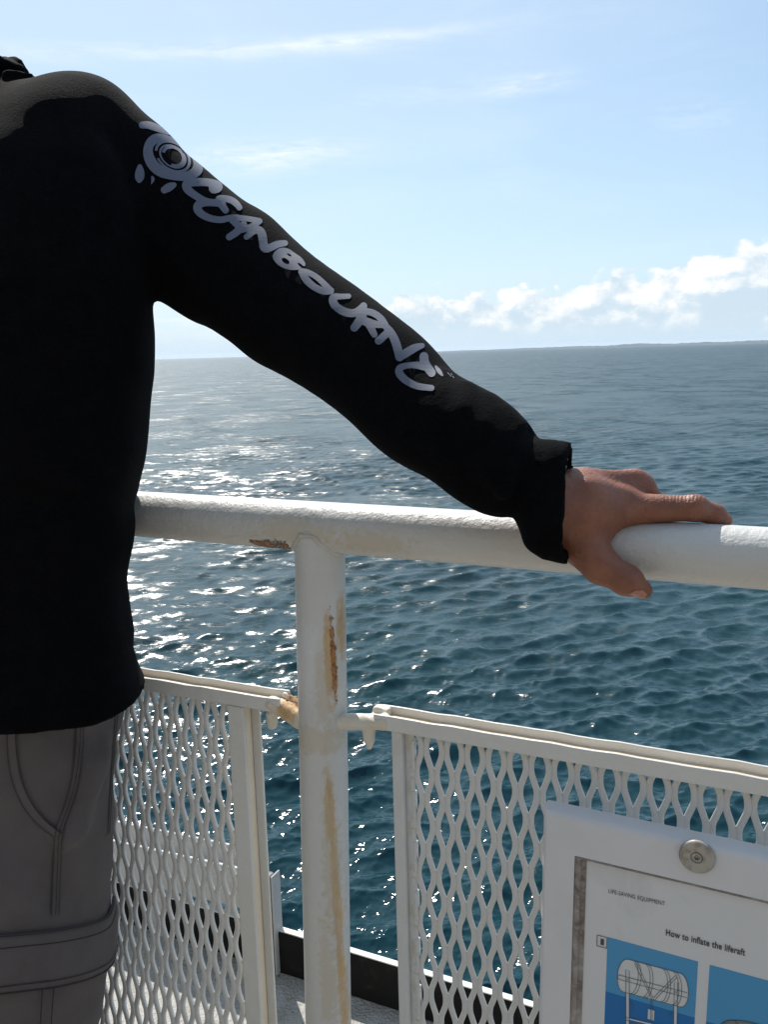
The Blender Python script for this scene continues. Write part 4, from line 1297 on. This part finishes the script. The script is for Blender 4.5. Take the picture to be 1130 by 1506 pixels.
# palm: metacarpals and the flesh between them
for (a, b, ra, rb) in (((852, 756, -.040), I_M, 32, 23.5), ((848, 728, -.024), M_M, 31, 22), ((844, 717, -.004), R_M, 28, 21), ((840, 715, .014), L_M, 26, 20)):
    h = smin(h, hc(a, b, ra, rb), 0.016)
h = smin(h, hc((862, 775, -.024), (915, 752, -.004), 34, 22), 0.010)
# fingers
for J, R_ in (((I_M, I_P, I_D, I_T), (23, 18.0, 15.2, 11.0)), ((M_M, M_P, M_D, M_T), (21.5, 18, 15.5, 12)), ((R_M, R_P, R_D, R_T), (20, 17, 14.5, 11.5)), ((L_M, L_P, L_D, L_T), (18.5, 15, 13, 10.5))):
    fg = None
    for k in range(3):
        c = hc(J[k], J[k + 1], R_[k] * (0.985 if k else 1), R_[k + 1])
        fg = c if fg is None else smin(fg, c, 0.0035)
    fg = smin(fg, gh.ell(hp_(*J[1]) + np.array([0, 0.0012, 0]), (R_[1] * UM * 1.02, R_[1] * UM * 1.0, R_[1] * UM)), 0.004)
    h = smin(h, fg, 0.0045)
# knuckle heads and tendons
for J, r_ in ((I_M, 21), (M_M, 20), (R_M, 18)):
    h = smin(h, gh.ell(hp_(J[0] - 4, J[1] - 5, J[2]), (r_ * UM * 1.1, r_ * UM, r_ * UM)), 0.006)
h = smin(h, hc((862, 716, -.052), (915, 728, -.020), 5, 6), 0.010)
h = smin(h, hc((862, 700, -.028), (935, 700, .004), 5, 6), 0.010)
# thumb
T0, T1, T2, T3 = (848, 786, -.034), (884, 832, -.040), (922, 853, -.037), (946, 867, -.034)
th = smin(hc(T0, T1, 40, 25), hc(T1, T2, 24.5, 20.5), 0.006)
th = smin(th, hc(T2, T3, 20.5, 13), 0.004)
th = smin(th, gh.ell(hp_(*T2), (21.5 * UM, 20.5 * UM, 21 * UM)), 0.004)
h = smin(h, th, 0.010)
h = smin(h, hc((858, 800, -.032), (888, 783, -.022), 22, 12), 0.008)
# creases over the knuckles of the finger lying on the rail, and at the thumb web
for k in range(-9, 8):
    px = 1014 + k * 4.6
    dep = 0.00042 if abs(k) < 6 else 0.00025
    c = gh.cone(hp_(px, 724, -.012), hp_(px + 1.5, 727, .014), 0.0011, 0.0011)
    h = smax(h, -c, 0.0012) if abs(k) < 7 else h
h = h + 0.00012 * np.sin(gh.X * 900 + 5 * np.sin(gh.Y * 300)) * np.sin(gh.Y * 700 + 4 * np.sin(gh.Z * 260))
# the rail presses the flesh flat where the hand bears on it
ra_c = hp_(780, 755.5 + .07097 * 580, 0); rb_c = hp_(1090, 755.5 + .07097 * 890, 0)
h = smax(h, -(gh.cone(ra_c, rb_c, RR, RR) - np.float32(0.0004)), 0.0012)
V, Q = gh.mesh(h)
handV = c2w(V); handQ = Q[:, ::-1]
del h, th
# remainder of the body, coarser: head, neck, trunk, arms, legs
neck = c2w(cs(-85, 150, .930)[None])[0]; nx, ny, nz = neck
gb = SDF((hip[0] - 0.42, hip[1] - 0.30, 0.02), (0.20, hip[1] + 0.27, nz + 0.42), 0.0065)
hx, hy, hzc = nx, ny - 0.035, nz + 0.205
def wc(a, b, ra, rb): return gb.cone(a, b, ra, rb)
b = gb.ell((hx, hy + 0.012, hzc + 0.025), (0.076, 0.096, 0.105))
b = smin(b, gb.ell((hx, hy - 0.028, hzc - 0.055), (0.055, 0.062, 0.068)), 0.03)
b = smin(b, wc((hx, hy - 0.092, hzc + 0.012), (hx, hy - 0.108, hzc - 0.026), 0.008, 0.014), 0.014)      # nose
b = smin(b, wc((hx - 0.038, hy - 0.078, hzc + 0.026), (hx + 0.038, hy - 0.078, hzc + 0.026), 0.013, 0.013), 0.014)   # brow
b = smin(b, wc((hx - 0.018, hy - 0.084, hzc - 0.058), (hx + 0.018, hy - 0.084, hzc - 0.058), 0.0075, 0.0075), 0.008)   # lips
b = smin(b, gb.ell((hx, hy - 0.072, hzc - 0.098), (0.022, 0.020, 0.018)), 0.02)    # chin
for sgn in (-1, 1):
    b = smax(b, -gb.ell((hx + sgn * 0.031, hy - 0.094, hzc + 0.004), (0.016, 0.012, 0.009)), 0.012)
    b = smin(b, gb.ell((hx + sgn * 0.079, hy + 0.012, hzc - 0.005), (0.010, 0.020, 0.032)), 0.008)
b = smin(b, wc((nx, ny - 0.01, nz + 0.13), (nx, ny + 0.01, nz - 0.04), 0.054, 0.060), 0.02)
b = smin(b, gb.ell((nx, ny + 0.015, nz - 0.24), (0.125, 0.085, 0.24)), 0.03)
b = smin(b, gb.ell((hip[0], hip[1], hip[2] + 0.06), (0.125, 0.085, 0.17)), 0.05)
aw = [at(x, y, d + 0.006) for (x, y, r, d) in arm] + [at(800, 742, .700)]
for k, (r0_, r1_) in enumerate(zip([.040, .037, .034, .031, .029, .027, .025, .021, .016], [.037, .034, .031, .029, .027, .025, .021, .016, .014])):
    b = smin(b, wc(aw[k], aw[k + 1], r0_, r1_), 0.015)
ra0, ra1, ra2 = at(-292, 220, 1.0), at(-345, 560, 1.02), at(-292, 880, .935)
b = smin(b, wc(ra0, ra1, .050, .038), 0.02); b = smin(b, wc(ra1, ra2, .038, .026), 0.012)
for sgn in (-1, 1):
    k0 = (hip[0] + sgn * 0.092, hip[1] - sgn * 0.036, hip[2] + 0.0); k1_ = (hip[0] + sgn * 0.052, hip[1] - sgn * 0.036, 0.45); k2_ = (hip[0] + sgn * 0.084, hip[1] - sgn * 0.036, 0.08)
    b = smin(b, wc(k0, k1_, 0.070, 0.046), 0.02); b = smin(b, wc(k1_, k2_, 0.046, 0.036), 0.015)
    b = smin(b, wc((k2_[0], k2_[1] + 0.02, 0.055), (k2_[0] + sgn * 0.02, k2_[1] - 0.14, 0.045), 0.033, 0.026), 0.02)
Vb, Qb = gb.mesh(b); del b
body = mesh('body', np.concatenate([Vb, handV]), np.concatenate([Qb, handQ + len(Vb)]), m_skin, person)
# thumb nail
bvh_h = BVHTree.FromPolygons([tuple(v) for v in handV], [tuple(int(i) for i in q) for q in handQ])
m_nail = M('nail'); m_nail.set(Base_Color=(0.42, 0.19, 0.14), Roughness=0.3)
def patch(bv, outline, n, lift, name, m, par, nest=None, lift_fn=None):
    """fill a px outline, laid on a surface"""
    gx_ = np.arange(min(p[0] for p in outline) - 1, max(p[0] for p in outline) + 1, n)
    gy_ = np.arange(min(p[1] for p in outline) - 1, max(p[1] for p in outline) + 1, n)
    XX, YY = np.meshgrid(gx_, gy_, indexing='ij')
    V2, fc = iso_fill(spoly(outline, XX, YY), gx_, gy_)
    hs = [drape(bv, x, y, lift) for x, y in V2]
    V3 = np.array([q[0] if q else (0, 0, 0) for q in hs])
    fl = []
    for f_ in fc:
        if any(hs[i] is None for i in f_): continue
        if max(np.linalg.norm(V3[f_[0]] - V3[i]) for i in f_) > 0.02: continue
        nn = np.cross(V3[f_[1]] - V3[f_[0]], V3[f_[2]] - V3[f_[0]])
        fl.append(f_ if np.dot(nn, CAM - V3[f_[0]]) > 0 else f_[::-1])
    us_ = sorted(set(i for f_ in fl for i in f_)); mp_ = {u: k for k, u in enumerate(us_)}
    o_ = mesh(name, V3[us_], [[mp_[i] for i in f_] for f_ in fl], m, par)
    if nest: o_.parent = nest
    return o_
def try_patch(*a, **k):
    try: return patch(*a, **k)
    except Exception as e: print('patch failed', a[4], e)
m_tag = M('label_cloth'); m_tag.set(Base_Color=m_tag.mix(m_tag.noise(m_tag.pos(), 500, 2).sm(0.45, 0.55), (0.55, 0.55, 0.55), (0.03, 0.03, 0.03)), Roughness=0.8)
tg = MB()
for k in range(6):
    p0 = at(826.5 + k * 0.9, 690 - k * 4.0, 0.668 + 0.002 * k); p1 = at(833.0 + k * 0.5, 691 - k * 3.4, 0.671 + 0.002 * k)
    tg.v += [tuple(p0), tuple(p1)]
tg.f = [(2 * k, 2 * k + 1, 2 * k + 3, 2 * k + 2) for k in range(5)]
tgo = tg.build('care_label', m_tag, person); tgo.parent = hoodie
sd_ = tgo.modifiers.new('thickness', 'SOLIDIFY'); sd_.thickness = 0.0006
try_patch(bvh_h, [(926, 873), (934, 868), (946, 868), (952, 874), (948, 880), (936, 879)], 0.8, 0.0006, 'thumbnail', m_nail, person, body)
# hair, eyes: above the frame, seen only from elsewhere
m_hair = M('hair'); m_hair.set(Base_Color=(0.03, 0.02, 0.014), Roughness=0.6)
gq = SDF((hx - 0.11, hy - 0.12, hzc - 0.10), (hx + 0.11, hy + 0.14, hzc + 0.16), 0.005)
q = gq.ell((hx, hy + 0.016, hzc + 0.030), (0.084, 0.104, 0.112))
q = smax(q, -gq.ell((hx, hy - 0.080, hzc - 0.040), (0.082, 0.085, 0.105)), 0.012)
q = smax(q, np.float32(hzc - 0.06) - gq.Z, 0.01) + 0.002 * np.sin(gq.X * 300) * np.sin(gq.Z * 120 + gq.Y * 200)
V, Q = gq.mesh(q); mesh('hair', V, Q, m_hair, person)
m_eye = M('eye_white'); m_eye.set(Base_Color=(0.7, 0.68, 0.65), Roughness=0.2)
for sgn in (-1, 1):
    ge = SDF((hx + sgn * 0.031 - 0.02, hy - 0.105, hzc - 0.015), (hx + sgn * 0.031 + 0.02, hy - 0.065, hzc + 0.023), 0.002)
    V, Q = ge.mesh(ge.ell((hx + sgn * 0.031, hy - 0.080, hzc + 0.004), (0.012, 0.012, 0.012)))
    mesh('eye', V, Q, m_eye, person)

# ---- trousers
m_tr = M('trouser_fabric'); P = m_tr.pos()
w1, w2, w3 = m_tr.noise(P, 900, 2, 0.6), m_tr.noise(P, 24, 5, 0.55), m_tr.noise(P, 240, 4, 0.7)
m_tr.set(Base_Color=m_tr.mix(w2.sm(0.3, 0.7), m_tr.mix(w3, (0.072, 0.062, 0.063), (0.096, 0.083, 0.083)), (0.102, 0.088, 0.088)), Roughness=0.9, Sheen_Weight=0.05)
m_tr.bump(w1 * 0.5 + w3 * 0.6 + w2 * 1.5, 0.5, 0.0012)
m_st = M('stitching_thread'); m_st.set(Base_Color=(0.032, 0.027, 0.027), Roughness=0.9)
lx, ly = hip[0] + 0.098, hip[1] - 0.040; ly2 = hip[1] + 0.034
def z_of(py, x=lx, y=ly):
    z0, z1 = -0.5, 2.0
    for _ in range(50):
        zm = (z0 + z1) / 2
        if proj((x, y, zm))[1] < py: z1 = zm
        else: z0 = zm
    return (z0 + z1) / 2
rows = [(1000, 176), (1052, 172), (1080, 169), (1110, 165.5), (1160, 163), (1220, 161), (1290, 160), (1345, 160), (1400, 152), (1440, 147), (1480, 143), (1506, 140)]
zr, ar, xo = [], [], []
for py, x_ in rows:
    z = z_of(py); _, _, d = proj((lx, ly, z))
    edge = CAM[0] + ((x_ - CX) / F_PX) * d * _R[0] + (-np.dot(np.array([lx, ly, z]) - CAM, _U)) * 0 + 0
    # metres from the leg's axis to the traced edge, then a thigh radius that thins towards the knee
    cpx = proj((lx, ly, z))[0]; e = (x_ - cpx) / F_PX * d
    r = 0.101 - 0.022 * min(1, max(0, (0.86 - z) / 0.42))
    zr.append(z); ar.append(r); xo.append(e - r)
zr += [0.40, 0.22, 0.06]; ar += [0.077, 0.074, 0.073]; xo += [-0.045, -0.030, -0.012]
zr, ar, xo = zr[::-1], ar[::-1], xo[::-1]
gt = SDF((hip[0] - 0.26, hip[1] - 0.20, 0.045), (hip[0] + 0.26, hip[1] + 0.20, hz + 0.03), 0.005)
aZ = np.interp(gt.Z.ravel(), zr, ar).astype(np.float32)[None, None, :]
oZ = np.interp(gt.Z.ravel(), zr, xo).astype(np.float32)[None, None, :]
def leg(x0, sg=1):
    return (np.sqrt(((gt.X - np.float32(x0) - oZ * sg) / aZ) ** 2 + ((gt.Y - np.float32(ly if sg > 0 else ly2)) / (aZ * 1.08)) ** 2) - 1) * aZ
t = np.minimum(leg(lx), leg(2 * hip[0] - lx, -1))
pel = (np.sqrt(((gt.X - np.float32(hip[0])) / (0.094 + aZ + oZ)) ** 2 + ((gt.Y - np.float32(hip[1]) + (gt.X - np.float32(hip[0])) * np.float32(0.38)) / (aZ * 1.08)) ** 2) - 1) * aZ
t = smin(t, smax(pel, np.float32(z_of(1120)) - gt.Z, 0.04), 0.02)
t = t + 0.0030 * np.sin(gt.Z * 30 + gt.X * 60 + 2.5 * np.sin(gt.X * 30 + gt.Z * 9)) * np.sin(gt.Z * 13 + gt.Y * 20 + 1.0) ** 2 + 0.0014 * np.sin(gt.Z * 55 + 5 * np.sin(gt.X * 22) + gt.Y * 18) * np.sin(gt.X * 40 + gt.Z * 24) + 0.003 * np.sin(gt.Z * 34 + 2) * np.clip(0.4 - gt.Z, 0, 1)
# gaping pocket mouth and the drag fold running down to it
def tc_(px, py, off): 
    p = at(px, py, proj((lx, ly, z_of(py)))[2] - off); return p
t = smax(t, -gt.cone(tc_(84, 1222, .101), tc_(102, 1150, .098), 0.009, 0.004), 0.012)
t = smin(t, gt.cone(tc_(104, 1215, .075), tc_(140, 1120, .060), 0.016, 0.010), 0.03)
t = np.maximum(t, np.float32(0.052) - gt.Z)
V, Q = gt.mesh(t); del t
trous = mesh('trousers', V, Q, m_tr, person)
bvh_t = BVHTree.FromPolygons([tuple(v) for v in V], [tuple(int(i) for i in q) for q in Q])
def band(pts, w):                       # px outline of a strip along a polyline
    p, ww = smooth_line(pts, [w / 2] * len(pts)); L_, R2 = [], []
    for i in range(len(p)):
        d = unit(p[min(i + 1, len(p) - 1)] - p[max(i - 1, 0)]); n = np.array([-d[1], d[0]])
        L_.append(tuple(p[i] + n * ww[i])); R2.append(tuple(p[i] - n * ww[i]))
    return L_ + R2[::-1]
seam_c = [(118, 1050), (115, 1110), (111, 1150), (98, 1192), (88, 1216), (84, 1250), (82, 1300), (80, 1345)]
pock_c = [(20, 1062), (17, 1092), (23, 1142), (38, 1180), (61, 1209), (86, 1227)]
seam = try_patch(bvh_t, band(seam_c, 11), 3.0, 0.0016, 'side_seam', m_tr, person, trous)
pock = try_patch(bvh_t, band(pock_c, 12), 3.0, 0.0024, 'pocket_edge', m_tr, person, trous)
def off(pts, dx_, dy_=0): return [(x + dx_, y + dy_) for x, y in pts]
def stitch(pts, w=1.5, lift=0.0034):
    return try_patch(bvh_t, band(pts, w), 0.9, lift, 'stitching', m_st, person, trous)
for dx_ in (-5.0, 0.6, 5.2): stitch(off(seam_c, dx_), 1.1)
stitch(off(pock_c, -7, 2), 1.1); stitch(off(pock_c, 5.5, -2.5), 1.3)
stitch([(171, 1050), (166, 1100), (163, 1150), (159, 1225)], 1.8)
# cargo pocket: flap and bellows wrapped round the outer thigh
ax0 = np.array([lx, ly])
def wrap(th_a, th_b, z_a, z_b, lift_, name, m, nth=40, nz_=8, thick=0.0025, edge_drop=0.0):
    Vv, Fv = [], []
    for j in range(nz_ + 1):
        for i in range(nth + 1):
            th = th_a + (th_b - th_a) * i / nth; z = z_a + (z_b - z_a) * j / nz_
            z += 0.047 * max(0.0, -math.sin(th)) ** 1.3
            d = Vector((math.cos(th), math.sin(th), 0))
            ax_x = lx + float(np.interp(z, zr, xo))
            hh = bvh_t.ray_cast(Vector((ax_x, ly, z)) + d * 0.16, -d)
            r = 0.10 if hh[0] is None else (Vector((hh[0].x - ax_x, hh[0].y - ly))).length
            lf = lift_(i / nth, j / nz_) if callable(lift_) else lift_
            Vv.append((ax_x + d.x * (r + lf), ly + d.y * (r + lf), z))
    for j in range(nz_):
        for i in range(nth):
            a = j * (nth + 1) + i
            Fv.append((a, a + 1, a + nth + 2, a + nth + 1) if z_b > z_a else (a + nth + 1, a + nth + 2, a + 1, a))
    o_ = mesh(name, Vv, Fv, m, person)
    sd = o_.modifiers.new('thickness', 'SOLIDIFY'); sd.thickness = thick; sd.offset = -1
    return o_
zt_ = z_of(1346); zt2 = z_of(1362); zb_ = z_of(1420); zlow = z_of(1700)
A0, A1 = math.radians(-132), math.radians(22)
fl_ = wrap(A0, A1, zb_, zt_, lambda u, v: 0.004 + 0.008 * (1 - v), 'pocket_flap', m_tr, 48, 10); fl_.parent = trous
pk_ = wrap(A0 + 0.05, A1 - 0.05, zlow, zb_ + 0.01, lambda u, v: 0.003 + 0.002 * math.sin(u * 9), 'cargo_pocket', m_tr, 48, 16); pk_.parent = trous
def hstitch(z, lift_, th_a=A0 + .01, th_b=A1 - .01, hgt=0.0011):
    o_ = wrap(th_a, th_b, z, z + hgt, lift_, 'stitching', m_st, 60, 1, 0.0004); o_.parent = fl_
hstitch(zt_ - 0.0008, 0.0052); hstitch(zt2, 0.0062); hstitch(zb_ + 0.0085, 0.0123); hstitch(zb_ + 0.0003, 0.0127, hgt=0.0014)
for th in (-104, -97, -62, -55):
    a = math.radians(th)
    o_ = wrap(a, a + 0.012, zlow, zb_, 0.0062, 'stitching', m_st, 2, 14, 0.0004); o_.parent = pk_
# shoes
m_shoe = M('shoe_leather'); m_shoe.set(Base_Color=(0.03, 0.03, 0.032), Roughness=0.5)
for sgn in (-1, 1):
    bx = hip[0] + sgn * 0.086; by = hip[1] + 0.01 - sgn * 0.036
    gs = SDF((bx - 0.09, by - 0.25, -0.005), (bx + 0.09, by + 0.10, 0.15), 0.005)
    q = gs.cone((bx, by + 0.035, 0.045), (bx + sgn * 0.02, by - 0.17, 0.035), 0.046, 0.044)
    q = smin(q, gs.cone((bx, by + 0.01, 0.06), (bx, by + 0.012, 0.115), 0.046, 0.043), 0.02)
    q = smax(q, np.float32(0.002) - gs.Z, 0.004)
    V, Q = gs.mesh(q); mesh('shoe', V, Q, m_shoe, person)
